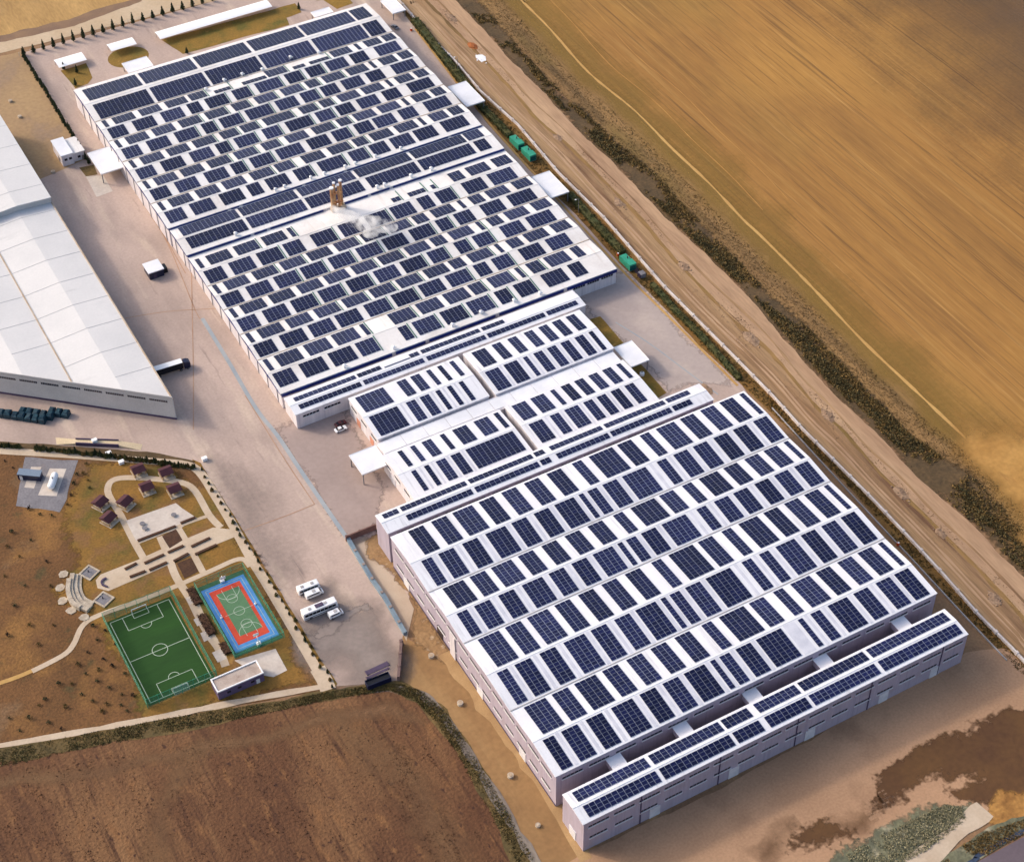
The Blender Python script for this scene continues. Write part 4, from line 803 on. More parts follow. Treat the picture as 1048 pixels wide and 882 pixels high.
mb = MB(); mb.box(-59.2, -58, c_-.06, c_+.05, 0, 2.2); mb.build('door', M_SILL, pv_)
# gazebos
def gazebo(px, py, rz, lab):
    p = g(px, py, 2.9); r = empty('gazebo', (p.x, p.y, 0), lab, 'gazebo', 'gazebos round the park loop path', rz)
    mb = MB(); e = 2.35; mb.face([(-e, -e, 2.3), (e, -e, 2.3), (e-.2, 0, 3.5), (-e+.2, 0, 3.5)]).face([(e, e, 2.3), (-e, e, 2.3), (-e+.2, 0, 3.5), (e-.2, 0, 3.5)])
    mb.face([(-e, e, 2.3), (-e, -e, 2.3), (-e+.2, 0, 3.5)]).face([(e, -e, 2.3), (e, e, 2.3), (e-.2, 0, 3.5)]).face([(-e, -e, 2.28), (-e, e, 2.28), (e, e, 2.28), (e, -e, 2.28)]); mb.build('roof', M_TILE, r)
    for x in (-1.9, 1.9):
        for y in (-1.9, 1.9): mb = MB(); mb.box(x-.1, x+.1, y-.1, y+.1, 0, 2.35); mb.build('post', M_WOOD, r)
    mb = MB(); mb.box(-2.4, 2.4, -2.9, 2.4, 0, .3); mb.build('deck', M_STONE, r)
    mb = MB(); mb.box(-.9, .9, -.5, .5, .95, 1.05).box(-.15, .15, -.15, .15, .3, .95); mb.build('table', M_WOOD, r)
    for y in (-1.1, 1.1): mb = MB(); mb.box(-.9, .9, y-.2, y+.2, .65, .73).box(-.8, -.6, y-.15, y+.15, .3, .65).box(.6, .8, y-.15, y+.15, .3, .65); mb.build('bench', M_WOOD, r)
    for x in (-2.2, 2.2): mb = MB(); mb.box(x-.06, x+.06, -2.2, 2.2, .95, 1.08).box(x-.05, x+.05, -2.2, 2.2, .6, .7); mb.build('railing', M_WOOD, r)
gazebo(141, 478.3, 0, 'maroon roofed gazebo north of the loop path, left one of the upper pair')
gazebo(169.4, 480.6, 0, 'maroon roofed gazebo north of the loop path, right one of the upper pair')
gazebo(149.5, 496, 0, 'maroon roofed gazebo just inside the loop path at its top left')
gazebo(178, 498, 0, 'maroon roofed gazebo just inside the loop path at its top right')
gazebo(127.4, 511.2, R(28), 'turned maroon roofed gazebo inside the left bend of the loop path')
gazebo(102, 511.8, R(28), 'turned maroon roofed gazebo outside the loop path, upper of the two')
gazebo(110.4, 527.7, R(28), 'turned maroon roofed gazebo outside the loop path, lower of the two')
# gas tank and blue cabin
tk = g(57, 484, 1.6); t2 = g(51.5, 500, 1.6); tk_ = wroot('gas_tank', (tk.x, (tk.y+t2.y)/2, 0), 'white capsule shaped gas tank lying on a pale slab in the grey gravel yard', 'tank')
A = Vector((tk.x, tk.y, 1.7)); B = Vector((t2.x, t2.y, 1.7)); dd = (B-A).normalized(); mb = MB(); st_ = [(0, 0), (.25, .8), (.7, 1.15), (1.2, 1.3)]
L_ = (B-A).length
for i in range(3): mb.cyl(A+dd*st_[i][0], A+dd*st_[i+1][0], st_[i][1], st_[i+1][1], 14, caps=False)
mb.cyl(A+dd*1.2, B-dd*1.2, 1.3, 1.3, 14, caps=False)
for i in range(3): mb.cyl(B-dd*st_[i+1][0], B-dd*st_[i][0], st_[i+1][1], st_[i][1], 14, caps=False)
mb.build('tank_body', M_WHITEP, tk_)
for t in (.25, .75):
    q = A.lerp(B, t); mb = MB(); mb.box(q.x-1.2, q.x+1.2, q.y-.2, q.y+.2, .18, 1.2); mb.build('saddle', M_STEEL, tk_)
q = A.lerp(B, .5); mb = MB(); mb.cyl((q.x, q.y, 2.9), (q.x, q.y, 3.5), .3, n=8); mb.build('valve', M_STEEL, tk_)
p = g(19, 491); cb = wroot('cabin', (p.x+4, p.y+1.5, 0), 'dark blue cabin with a light grey flat roof beside the white tank', 'cabin')
mb = MB(); mb.hexa([(p.x, p.y, 0), (p.x+6.6, p.y-4.8, 0), (p.x+8.2, p.y-2.4, 0), (p.x+1.6, p.y+2.4, 0)], [(p.x, p.y, 2.6), (p.x+6.6, p.y-4.8, 2.6), (p.x+8.2, p.y-2.4, 2.6), (p.x+1.6, p.y+2.4, 2.6)]); mb.build('wall', M_NAVY, cb)
mb = MB(); mb.hexa([(p.x-.1, p.y, 2.6), (p.x+6.6, p.y-5, 2.6), (p.x+8.4, p.y-2.4, 2.6), (p.x+1.6, p.y+2.6, 2.6)], [(p.x-.1, p.y, 2.8), (p.x+6.6, p.y-5, 2.8), (p.x+8.4, p.y-2.4, 2.8), (p.x+1.6, p.y+2.6, 2.8)]); mb.build('roof', mat('slate_roof', col(128, 144, 164)), cb)
dvx = Vector((6.6, -4.8, 0)).normalized(); q = Vector((p.x, p.y, 0))+dvx*.7; nv = Vector((-.59, -.81, 0))*.07
mb = MB(); mb.hexa([(q+nv)[:2]+(.1,), (q+nv+dvx)[:2]+(.1,), (q+dvx)[:2]+(.1,), q[:2]+(.1,)], [(q+nv)[:2]+(2.1,), (q+nv+dvx)[:2]+(2.1,), (q+dvx)[:2]+(2.1,), q[:2]+(2.1,)]); mb.build('door', M_SILL, cb, fix=True)
# amphitheatre seating: three curved steps
def arc_step(mb, pts, wd, z):
    P = smooth_line([g(*q) for q in pts], 4); Lf, Rr_ = offs(P, wd)
    for i in range(len(P)-1):
        q = [Rr_[i], Rr_[i+1], Lf[i+1], Lf[i]]; mb.hexa([(v.x, v.y, .1) for v in q], [(v.x, v.y, z) for v in q])
am = wroot('amphitheatre', (g(80, 610).x, g(80, 610).y, 0), 'curved stepped stone seating at the west end of the park walk', 'seating')
for k, (q, z) in enumerate([([(82, 590), (81.5, 602), (86, 613), (96, 618)], .5), ([(78.5, 589), (77.5, 603), (83, 616), (94, 622)], .95), ([(75, 589), (73, 605), (79, 619), (91, 626)], 1.4), ([(71.5, 595), (70.5, 608), (75, 619), (83, 624)], 1.8)]):
    mb = MB(); arc_step(mb, q, 1.5, z); mb.build('step', M_STONE, am)
for px, py, lab in ((91.5, 586.4, 'white edged square sand box right of the stepped seating, upper one'), (106.3, 613.8, 'white edged square sand box right of the stepped seating, lower one')):
    p = g(px, py); r = empty('planter_box', (p.x, p.y, 0), lab, 'planter', None, R(28))
    mb = MB()
    for q in ((-2.6, 2.6, -2.6, -2.0), (-2.6, 2.6, 2.0, 2.6), (-2.6, -2, -2, 2), (2, 2.6, -2, 2)): mb.box(*q, 0, .45)
    mb.build('rim', M_STONE, r); mb = MB(); mb.box(-2, 2, -2, 2, 0, .25); mb.build('fill', M_GRAVEL, r)
    mb = MB(); mb.cyl((.2, .6, .25), (.2, .6, 1.3), .25, .1, 6); mb.build('spring_seat', M_NAVY, r)
for k, (px, py) in enumerate(((65, 588), (61.5, 602), (64.5, 615), (73, 625), (86.5, 632))):
    p = g(px, py); mb = MB(); n = 7; pts = [(p.x+2.0*random.uniform(.75, 1)*math.cos(t*2*math.pi/n), p.y+1.9*random.uniform(.75, 1)*math.sin(t*2*math.pi/n)) for t in range(n)]
    mb.face([(x, y, .32) for x, y in pts])
    for i in range(n): j = (i+1) % n; mb.face([(pts[i][0], pts[i][1], 0), (pts[j][0], pts[j][1], 0), (pts[j][0], pts[j][1], .32), (pts[i][0], pts[i][1], .32)])
    tag(mb.build('flat_boulder', M_STONE), 'flat pale boulder in the arc behind the curved stepped seating', 'boulder', 'flat boulders behind the stepped seating')
# benches on the plaza, curved bench
for k, (px, py, lab) in enumerate(((146, 537, 'grey table slab near the left end of the white plaza'), (148.5, 541.5, 'grey slab just below the left one on the white plaza'), (178, 528, 'small grey round table near the right end of the white plaza'))):
    p = g(px, py); r = empty('stone_table', (p.x, p.y, 0), lab, 'table'); mb = MB(); mb.cyl((0, 0, .7), (0, 0, .82), .95, n=12); mb.build('table_top', M_GRAVEL, r); mb = MB(); mb.cyl((0, 0, .17), (0, 0, .7), .3, n=8); mb.build('leg', M_GRAVEL, r)
mb = MB(); P = smooth_line([g(*q) for q in ((109, 592), (104.5, 595), (105, 599), (110, 601))], 3); Lf, Rr_ = offs(P, .6)
for i in range(len(P)-1): q = [Rr_[i], Rr_[i+1], Lf[i+1], Lf[i]]; mb.hexa([(v.x, v.y, .18) for v in q], [(v.x, v.y, .65) for v in q])
tag(mb.build('curved_bench', M_PLINTH), 'dark curved bench at the rounded end of the main park walk', 'bench')
# ---------------------------------------------------------------- sports grounds
def line_mb(mb, a, b, wd, z):
    a = Vector(a); b = Vector(b); d_ = (b-a).normalized(); n_2 = Vector((-d_.y, d_.x))*wd/2
    mb.face([(a.x-n_2.x, a.y-n_2.y, z), (b.x-n_2.x, b.y-n_2.y, z), (b.x+n_2.x, b.y+n_2.y, z), (a.x+n_2.x, a.y+n_2.y, z)])
def arc_mb(mb, cx, cy, r, a0, a1, wd, z, n=20):
    for i in range(n):
        a, b = a0+(a1-a0)*i/n, a0+(a1-a0)*(i+1)/n
        mb.face([(cx+(r+s_)*math.cos(t), cy+(r+s_)*math.sin(t), z) for t, s_ in ((a, -wd/2), (a, wd/2), (b, wd/2), (b, -wd/2))])
fx0, fx1, fy0, fy1 = -92.0, -69.8, 94.6, 133.2; fcx, fcy = (fx0+fx1)/2, (fy0+fy1)/2
sheet('football_pitch', [(fx0, fy0), (fx1, fy0), (fx1, fy1), (fx0, fy1)], M_TURF, .2, world=True)
mb = MB(); i_ = .9; z = .205
for a, b in (((fx0+i_, fy0+i_), (fx1-i_, fy0+i_)), ((fx1-i_, fy0+i_), (fx1-i_, fy1-i_)), ((fx1-i_, fy1-i_), (fx0+i_, fy1-i_)), ((fx0+i_, fy1-i_), (fx0+i_, fy0+i_)), ((fx0+i_, fcy), (fx1-i_, fcy))): line_mb(mb, a, b, .22, z)
arc_mb(mb, fcx, fcy, 2.5, 0, 2*math.pi, .22, z+.002)
for s_, y in ((1, fy0+i_), (-1, fy1-i_)):
    for a, b in (((fcx-6, y), (fcx-6, y+s_*6)), ((fcx+6, y), (fcx+6, y+s_*6)), ((fcx-6, y+s_*6), (fcx+6, y+s_*6)), ((fcx-2.6, y), (fcx-2.6, y+s_*2)), ((fcx+2.6, y), (fcx+2.6, y+s_*2)), ((fcx-2.6, y+s_*2), (fcx+2.6, y+s_*2))): line_mb(mb, a, b, .2, z+.003)
    arc_mb(mb, fcx, y+s_*6, 1.8, 0 if s_ > 0 else math.pi, math.pi if s_ > 0 else 2*math.pi, .2, z+.004, 10)
mb.build('pitch_marking', M_LINE)['kind'] = 'structure'
def goal(x, y, s_, lab):
    r = wroot('goal', (x, y, 0), lab, 'goal'); mb = MB()
    for dx in (-2.5, 2.5): mb.cyl((x+dx, y, .2), (x+dx, y, 2.3), .1, n=6).cyl((x+dx, y, 2.3), (x+dx, y-s_*1.2, .2), .06, n=5)
    mb.cyl((x-2.5, y, 2.3), (x+2.5, y, 2.3), .1, n=6); mb.build('goal_frame', M_WHITEP, r)
    mb = MB(); mb.face([(x-2.5, y, 2.28), (x+2.5, y, 2.28), (x+2.5, y-s_*1.2, .22), (x-2.5, y-s_*1.2, .22)]); mb.build('net', M_NETW, r)
M_NETW = mat('white_net', col(225, 225, 225), fine=0); tn = M_NETW.node_tree; a_ = tn.nodes.new('ShaderNodeBsdfTransparent'); b_ = tn.nodes.new('ShaderNodeMixShader'); b_.inputs[0].default_value = .3
tn.links.new(a_.outputs[0], b_.inputs[1]); tn.links.new(tn.nodes['Principled BSDF'].outputs[0], b_.inputs[2]); tn.links.new(b_.outputs[0], tn.nodes['Material Output'].inputs['Surface'])
goal(fcx, fy0+i_, 1, 'white football goal at the near end of the green pitch'); goal(fcx, fy1-i_, -1, 'white football goal at the far end of the green pitch')
def mesh_fence(name, lab, x0, x1, y0, y1, h, step, sides=(0, 1, 2, 3), net=True):
    r = wroot(name, ((x0+x1)/2, y0, 0), lab, 'fence'); c4 = [(x0, y0), (x1, y0), (x1, y1), (x0, y1)]
    for s_ in sides:
        a = Vector(c4[s_]); b = Vector(c4[(s_+1) % 4]); n = max(1, round((b-a).length/step))
        mb = MB(); mb.face([(a.x, a.y, .2), (b.x, b.y, .2), (b.x, b.y, h), (a.x, a.y, h)]); pn = mb.build('mesh_panel', M_NET, r)
        mb = MB(); mb.cyl((a.x, a.y, h), (b.x, b.y, h), .05, n=5).cyl((a.x, a.y, h*.5), (b.x, b.y, h*.5), .04, n=5); mb.build('rail', M_GMET, pn)
        for i in range(n):
            q = a.lerp(b, i/n); mb = MB(); mb.cyl((q.x, q.y, 0), (q.x, q.y, h+.1), .07, n=6); mb.build('post', M_GMET, r)
mesh_fence('mesh_fence', 'tall green mesh fence around the football pitch', fx0-.6, fx1+.6, fy0-.6, fy1+.6, 4.6, 4.0)
def court():
    zz = .2
    sheet('court_surround', [(-61.0, 98.8), (-44.3, 98.8), (-44.3, 132.2), (-61.0, 132.2)], M_COUT, zz, world=True)
    sheet('court_border', [(-60.2, 100.4), (-45.0, 100.4), (-45.0, 130.2), (-60.2, 130.2)], M_CBLUE, zz+.01, world=True)
    sheet('court_runoff', [(-58.2, 103.0), (-47.2, 103.0), (-47.2, 128.2), (-58.2, 128.2)], M_CRED, zz+.02, world=True)
    sheet('court_floor', [(-56.3, 106.2), (-48.4, 106.2), (-48.4, 126.2), (-56.3, 126.2)], M_CGREEN, zz+.03, world=True)
    mb = MB(); z = zz+.04; cx = -52.35; ya, yb = 104.8, 127.6; cy = (ya+yb)/2
    arc_mb(mb, cx, cy, 1.8, 0, 2*math.pi, .16, z)
    line_mb(mb, (-57.2, cy), (-47.6, cy), .15, z+.002)
    for s_, y in ((1, ya+.4), (-1, yb-.4)):
        arc_mb(mb, cx, y+s_*1, 3.9, 0 if s_ > 0 else math.pi, math.pi if s_ > 0 else 2*math.pi, .16, z+.003)
        for x in (cx-1.8, cx+1.8): line_mb(mb, (x, y), (x, y+s_*5), .15, z+.004)
        line_mb(mb, (cx-1.8, y+s_*5), (cx+1.8, y+s_*5), .15, z+.005); arc_mb(mb, cx, y+s_*5, 1.8, 0, 2*math.pi, .15, z+.006)
    for a, b in (((-59.0, 101.6), (-46.2, 101.6)), ((-46.2, 101.6), (-46.2, 129.2)), ((-46.2, 129.2), (-59.0, 129.2)), ((-59.0, 129.2), (-59.0, 101.6))): line_mb(mb, a, b, .14, z)
    mb.build('court_marking', M_LINE)['kind'] = 'structure'
    for y, s_, lab in ((101.0, 1, 'basketball hoop at the near end of the red and blue court'), (129.8, -1, 'basketball hoop at the far end of the red and blue court')):
        r = wroot('basketball_hoop', (cx, y, 0), lab, 'basketball hoop')
        mb = MB(); mb.box(cx-.7, cx+.7, y-.9*s_-.6, y-.9*s_+.6, .2, 1.0); mb.build('base', M_WHITEP, r)
        mb = MB(); mb.cyl((cx, y-.9*s_, 1.0), (cx, y-.5*s_, 3.4), .12, n=6).cyl((cx, y-.5*s_, 3.4), (cx, y+.6*s_, 3.5), .1, n=6); mb.build('pole', M_WHITEP, r)
        mb = MB(); mb.box(cx-.95, cx+.95, y+.6*s_-.04, y+.6*s_+.04, 2.9, 4.1); mb.build('backboard', M_WHITEP, r)
        mb = MB(); mb.cyl((cx, y+.95*s_, 3.03), (cx, y+.95*s_, 3.09), .24, n=10, caps=False); mb.build('rim', M_ORANGE, r)
    for x, lab in ((-58.6, 'white net post on the left side of the court'), (-46.6, 'white net post on the right side of the court')):
        mb = MB(); mb.box(x-.3, x+.3, cy-.3, cy+.3, .2, .6).cyl((x, cy, .6), (x, cy, 1.7), .12, n=8); tag(mb.build('net_post', M_WHITEP), lab, 'post')
court()
mesh_fence('mesh_fence', 'low green mesh fence around the basketball court', -61.3, -44.0, 98.5, 132.5, 3.2, 4.0)
# ---------------------------------------------------------------- fences, barriers and walls
def wall_line(name, lab, cat, pts, wd, h, m, caps=None, step=6, capm=None, z0=0, capname='post', maxcap=99):
    P = [g(*q) for q in pts]; r = wroot(name, (P[0].x, P[0].y, 0), lab, cat); Lf, Rr_ = offs(P, wd)
    mb = MB()
    for i in range(len(P)-1): q = [Rr_[i], Rr_[i+1], Lf[i+1], Lf[i]]; mb.hexa([(v.x, v.y, z0) for v in q], [(v.x, v.y, h) for v in q])
    mb.build('wall', m, r)
    if caps:
        acc = 0; n = 0; tot = sum((P[i+1]-P[i]).length for i in range(len(P)-1)); step = max(step, tot/maxcap)
        for i in range(len(P)-1):
            L = (P[i+1]-P[i]).length
            while acc < L:
                q = P[i].lerp(P[i+1], acc/L); mb = MB(); mb.box(q.x-caps, q.x+caps, q.y-caps, q.y+caps, 0, h+.2); mb.build(capname, capm or m, r); acc += step
            acc -= L
    return r
wall_line('concrete_barrier', 'long pale concrete barrier with small piers running between the ditch and the rutted dirt', 'barrier', L1, .7, 1.1, M_BARR, .5, 8.0, M_BARR)
wall_line('retaining_wall', 'blue grey retaining wall along the lower end of the apron', 'wall', [(356, 552), (366, 570), (381, 594.6), (394, 613), (404, 631), (415, 650)], 1.3, 1.6, M_BLUEW, .5, 7, M_GREYP)
wall_line('boundary_wall', 'short brown wall from the drain lane to the corner of the cross wing', 'wall', [(355, 553.5), (385, 541.5)], .5, 2.6, mat('brown_wall', col(140, 106, 98), col(122, 92, 86), .4), .35, 5)
wall_line('boundary_wall', 'shabby brown wall at the bottom corner of the apron, next to the dark containers', 'wall', [(411, 660), (409.5, 680), (408, 697)], .9, 2.4, mat('shabby_wall', col(136, 112, 106), col(112, 92, 90), .4, fine=.2), .5, 5)
wall_line('boundary_wall', 'thin pale kerb wall along the strip right of the largest hall', 'wall', [(790, 418), (842, 475), (895, 532), (940, 580), (990, 634), (1030, 676)], .3, .6, M_GUT)
def post_fence(lab, pts, h, step, m):
    P = [g(*q) for q in pts]; r = wroot('wire_fence', (P[0].x, P[0].y, 0), lab, 'fence'); tot = 0
    for i in range(len(P)-1):
        a, b = P[i], P[i+1]; n = max(1, int((b-a).length/step))
        for k in range(n): q = a.lerp(b, k/n); mb = MB(); mb.box(q.x-.07, q.x+.07, q.y-.07, q.y+.07, 0, h); mb.build('post', m, r)
        for z in (h*.5, h*.95): mb = MB(); mb.cyl((a.x, a.y, z), (b.x, b.y, z), .03, n=4); mb.build('rail', m, r)
post_fence('low fence behind the cypress row at the far edge of the works', [(20, 58), (120, 28), (221, -.5)], 2.2, 5, M_GUT)
# ramp with rails north of the park
rr = [g(*q) for q in ((78, 450), (124, 450), (120, 456), (80, 455.5))]
r = wroot('loading_ramp', (rr[0].x, rr[0].y, 0), 'long pale loading ramp with dark side walls beside the park hedge', 'ramp')
def quad_between(mb, a, b, c_, d, z0, za, zb): mb.hexa([(a.x, a.y, z0), (b.x, b.y, z0), (c_.x, c_.y, z0), (d.x, d.y, z0)], [(a.x, a.y, za), (b.x, b.y, zb), (c_.x, c_.y, zb), (d.x, d.y, za)])
p1, p2, p3, p4 = g(78, 456), g(122, 458), g(122, 453), g(78, 451.5); q1, q2, q3, q4 = g(58, 455), g(144, 461), g(146, 455), g(57, 448)
mb = MB(); quad_between(mb, p1, p2, p3, p4, .05, 1.1, 1.1); quad_between(mb, q1, p1, p4, q4, .05, .12, 1.1); quad_between(mb, p2, q2, q3, p3, .05, 1.1, .12); mb.build('ramp_deck', mat('cream_deck', col(226, 206, 178), col(214, 194, 166), .2), r)
for (a, b) in ((p1, p2), (p4, p3)):
    mb = MB(); d_ = (b-a).normalized(); nn_ = Vector((-d_.y, d_.x, 0))*.18
    mb.hexa([(v.x, v.y, .2) for v in (a-nn_, b-nn_, b+nn_, a+nn_)], [(v.x, v.y, 1.6) for v in (a-nn_, b-nn_, b+nn_, a+nn_)]); mb.build('side_wall', M_PLINTH, r)
for px, py, lab in ((97.5, 454.5, 'small white cabinet on the loading ramp'), (111.5, 465.5, 'small white cabinet in the park hedge'), (124.5, 474.5, 'low white box on the grass left of the upper gazebos'), (209.5, 471, 'white utility cabinet at the corner of the park hedge')):
    p = g(px, py); mb = MB(); mb.box(p.x-.9, p.x+.9, p.y-.6, p.y+.6, .1, 1.3 if py != 454.5 else 2.3).box(p.x-1.0, p.x+1.0, p.y-.7, p.y+.7, 1.3 if py != 454.5 else 2.3, 1.42 if py != 454.5 else 2.42); tag(mb.build('utility_cabinet', M_WHITEP), lab, 'cabinet')
# ---------------------------------------------------------------- vehicles
def wheels(r, xs, y, rad=.45, wd=.3):
    for x in xs:
        for s_ in (-1, 1):
            mb = MB(); mb.cyl((x, s_*(y-wd), rad), (x, s_*y, rad), rad, n=12); t = mb.build('wheel', M_RUBBER, r)
            mb = MB(); mb.cyl((x, s_*(y+.01), rad), (x, s_*(y+.03), rad), rad*.5, n=8); mb.build('rim', M_STEEL, t)
def car(name, px, py, rz, lab, m, group=None, L=4.5, W_=1.85, van=False):
    p = g(px, py, .8); r = empty(name, (p.x, p.y, .09), lab, 'van' if van else 'car', group, rz)
    if van: low = [(-L/2, .4), (L/2, .4), (L/2, 1.0), (L/2-.55, 1.25), (L/2-1.25, 2.15), (-L/2+.1, 2.2), (-L/2, 1.1)]
    else: low = [(-L/2, .35), (L/2, .35), (L/2, .75), (L/2-1.1, .95), (-L/2+.75, .98), (-L/2, .85)]
    mb = MB(); A = [(x, -W_/2, z) for x, z in low]; B = [(x, W_/2, z) for x, z in low]; mb.face(A); mb.face(B[::-1])
    for i in range(len(low)): j = (i+1) % len(low); mb.face([A[j], A[i], B[i], B[j]])
    mb.build('body', m, r, fix=True)
    if van:
        mb = MB(); mb.hexa([(L/2-.5, -.8, 1.27), (L/2-.5, .8, 1.27), (L/2-.55, .8, 1.27), (L/2-.55, -.8, 1.27)], [(L/2-1.18, -.8, 2.14), (L/2-1.18, .8, 2.14), (L/2-1.24, .8, 2.2), (L/2-1.24, -.8, 2.2)]); mb.build('windscreen', M_GLASS, r, fix=True)
        for s_ in (-1, 1): mb = MB(); mb.box(-L/2+.5, L/2-1.5, s_*(W_/2)-.02, s_*(W_/2)+.02, 1.35, 1.9); mb.build('side_window', M_GLASS, r)
        mb = MB(); mb.box(-.6, .5, -.5, .5, 2.2, 2.32); mb.build('roof_hatch', M_GUT, r)
    else:
        a, b, c_, d = -L/2+.7, L/2-1.15, -L/2+1.25, L/2-1.95
        mb = MB(); mb.hexa([(a, -.82, .96), (b, -.82, .96), (b, .82, .96), (a, .82, .96)], [(c_, -.66, 1.42), (d, -.66, 1.42), (d, .66, 1.42), (c_, .66, 1.42)]); cbn = mb.build('window', M_GLASS, r)
        mb = MB(); mb.box(c_+.02, d-.02, -.65, .65, 1.42, 1.47); mb.build('roof', m, r)
    wheels(r, (-L/2+.85, L/2-.9), W_/2+.02, .34, .24)
    for s_ in (-1, 1): mb = MB(); mb.box(L/2-.03, L/2+.03, s_*.6-.2, s_*.6+.2, .62, .78); mb.build('headlight', M_WHITEP, r)
    return r
def bus(name, px, py, rz, lab, L, W_, H, cat='bus', m=None):
    p = g(px, py, H*.7); r = empty(name, (p.x, p.y, .09), lab, cat, 'buses and vans parked on the lower apron', rz); m = m or M_WHITEP
    pr = [(-L/2, .4), (L/2, .4), (L/2+.05, 1.3), (L/2-.25, H-.15), (L/2-.6, H), (-L/2+.2, H), (-L/2, H-.2)]
    mb = MB(); A = [(x, -W_/2, z) for x, z in pr]; B = [(x, W_/2, z) for x, z in pr]; mb.face(A); mb.face(B[::-1])
    for i in range(len(pr)): j = (i+1) % len(pr); mb.face([A[j], A[i], B[i], B[j]])
    mb.build('body', m, r, fix=True)
    for s_ in (-1, 1):
        n = int(L/1.5)
        for k in range(n):
            x = -L/2+.5+k*(L-1.2)/n; mb = MB(); mb.box(x, x+(L-1.2)/n-.1, s_*W_/2-.02, s_*W_/2+.03, H*.48, H*.8); mb.build('window', M_GLASS, r)
        mb = MB(); mb.box(-L/2+.3, L/2-.3, s_*W_/2-.02, s_*W_/2+.025, H*.2, H*.28); mb.build('stripe', M_NAVY, r)
    mb = MB(); mb.hexa([(L/2-.0, -W_/2+.15, 1.35), (L/2+.07, -W_/2+.15, 1.35), (L/2+.07, W_/2-.15, 1.35), (L/2, W_/2-.15, 1.35)], [(L/2-.3, -W_/2+.15, H-.3), (L/2-.2, -W_/2+.15, H-.3), (L/2-.2, W_/2-.15, H-.3), (L/2-.3, W_/2-.15, H-.3)]); mb.build('windscreen', M_GLASS, r)
    for x in (-L*.28, L*.18): mb = MB(); mb.box(x-.5, x+.5, -.45, .45, H, H+.18); mb.build('roof_hatch', M_GUT, r)
    if L > 9: mb = MB(); mb.box(-1.4, 1.4, -.7, .7, H, H+.28); mb.build('air_conditioner', M_PLINTH, r)
    wheels(r, (-L*.3, L*.32), W_/2+.03, .48, .3)
    return r
bus('minibus', 315.3, 600, R(-2), 'white minibus with dark windows, uppermost in the parked row', 7.6, 2.3, 2.9, 'minibus')
car('van', 321.5, 607.5, R(0), 'white high roofed van between the minibus and the long coach', M_WHITEP, 'buses and vans parked on the lower apron', 6.2, 2.05, True)
bus('coach', 326.8, 621.5, R(-1), 'long white coach with a dark window band, longest in the parked row', 12.2, 2.6, 3.5, 'coach')
car('van', 343.5, 628, R(2), 'small white van parked in front of the long coach', M_WHITEP, 'buses and vans parked on the lower apron', 5.0, 1.95, True)
car('parked_car', 348.6, 438.8, R(2), 'white car parked below the narrow wing', M_WHITEP)
car('parked_car', 348.6, 433.0, R(4), 'dark red car parked just behind the white one', M_DRED)
car('parked_car', 404, 27.5, R(100), 'tiny grey car parked by the far shelter', M_STEEL)
# lorry backed up to the warehouse
p = g(171, 373.5, 4); tr_ = empty('lorry', (p.x, p.y, .09), 'lorry with a white roofed black trailer backed up to the warehouse', 'lorry', None, R(-4))
mb = MB(); mb.box(-7.5, 5.6, -1.3, 1.3, 1.1, 3.85); t = mb.build('trailer', M_BLACKP, tr_)
mb = MB(); mb.box(-7.5, 5.6, -1.3, 1.3, 3.85, 4.0); mb.build('trailer_roof', M_WHITEP, t)
mb = MB(); mb.box(6.0, 8.4, -1.25, 1.25, .6, 3.0).hexa([(6.0, -1.25, 3.0), (8.3, -1.25, 3.0), (8.3, 1.25, 3.0), (6.0, 1.25, 3.0)], [(6.1, -1.1, 3.6), (7.4, -1.1, 3.5), (7.4, 1.1, 3.5), (6.1, 1.1, 3.6)]); cb_ = mb.build('cab', M_NAVY, tr_)
mb = MB(); mb.box(8.4, 8.46, -1.1, 1.1, 1.7, 2.8); mb.build('windscreen', M_GLASS, cb_)
mb = MB(); mb.box(-7, 8.0, -.5, .5, .8, 1.1); mb.build('chassis', M_STEEL, tr_)
wheels(tr_, (-6, -4.8, -3.6, 4.6, 7.3), 1.3, .5, .35)
# teal generator containers by the hedge
for px, py, rz, lab in ((529, 145, 0, 'teal container unit by the hedge, upper of the touching pair'), (541, 156.5, 0, 'teal container unit by the hedge, lower of the touching pair'), (642.5, 267.5, 0, 'single teal container unit at the corner of the east yard')):
    p = g(px, py, 2); r = empty('generator', (p.x, p.y, .05), lab, 'container', 'teal container units along the east hedge', R(90))
    mb = MB(); mb.box(-3.9, 3.9, -1.5, 1.5, .25, 2.7); mb.build('housing', M_GMET, r)
    mb = MB(); mb.box(-3.9, -.6, -1.55, 1.55, 2.7, 3.2); mb.build('raised_cover', M_GMET, r)
    mb = MB(); mb.box(-4.0, -3.88, -1.3, 1.3, .5, 2.5); mb.build('louvre', M_GMETD, r)
    mb = MB(); mb.box(-4, 4, -1.45, 1.45, 0, .25); mb.build('skid', M_STEEL, r)
    mb = MB(); mb.cyl((1.0, -.5, 2.7), (1.0, -.5, 3.7), .22, n=8); mb.build('exhaust', M_PLINTH, r)
for px, py, lab in ((521, 137, 'orange barrel at the hedge end above the teal pair'), (632.5, 262, 'orange barrel beside the single teal unit'), (421, 32, 'orange barrel near the far shelter'), (919, 558, 'orange barrel in the ditch right of the largest hall')):
    p = g(px, py); r = empty('barrel', (p.x, p.y, .05), lab, 'barrel'); mb = MB(); mb.cyl((0, 0, 0), (0, 0, .9), .5, .55, 12).cyl((0, 0, .9), (0, 0, 1.3), .55, .45, 12); mb.build('drum', M_ORANGE, r); mb = MB(); mb.cyl((0, 0, 1.3), (0, 0, 1.4), .35, n=10); mb.build('lid', M_TRIM, r)
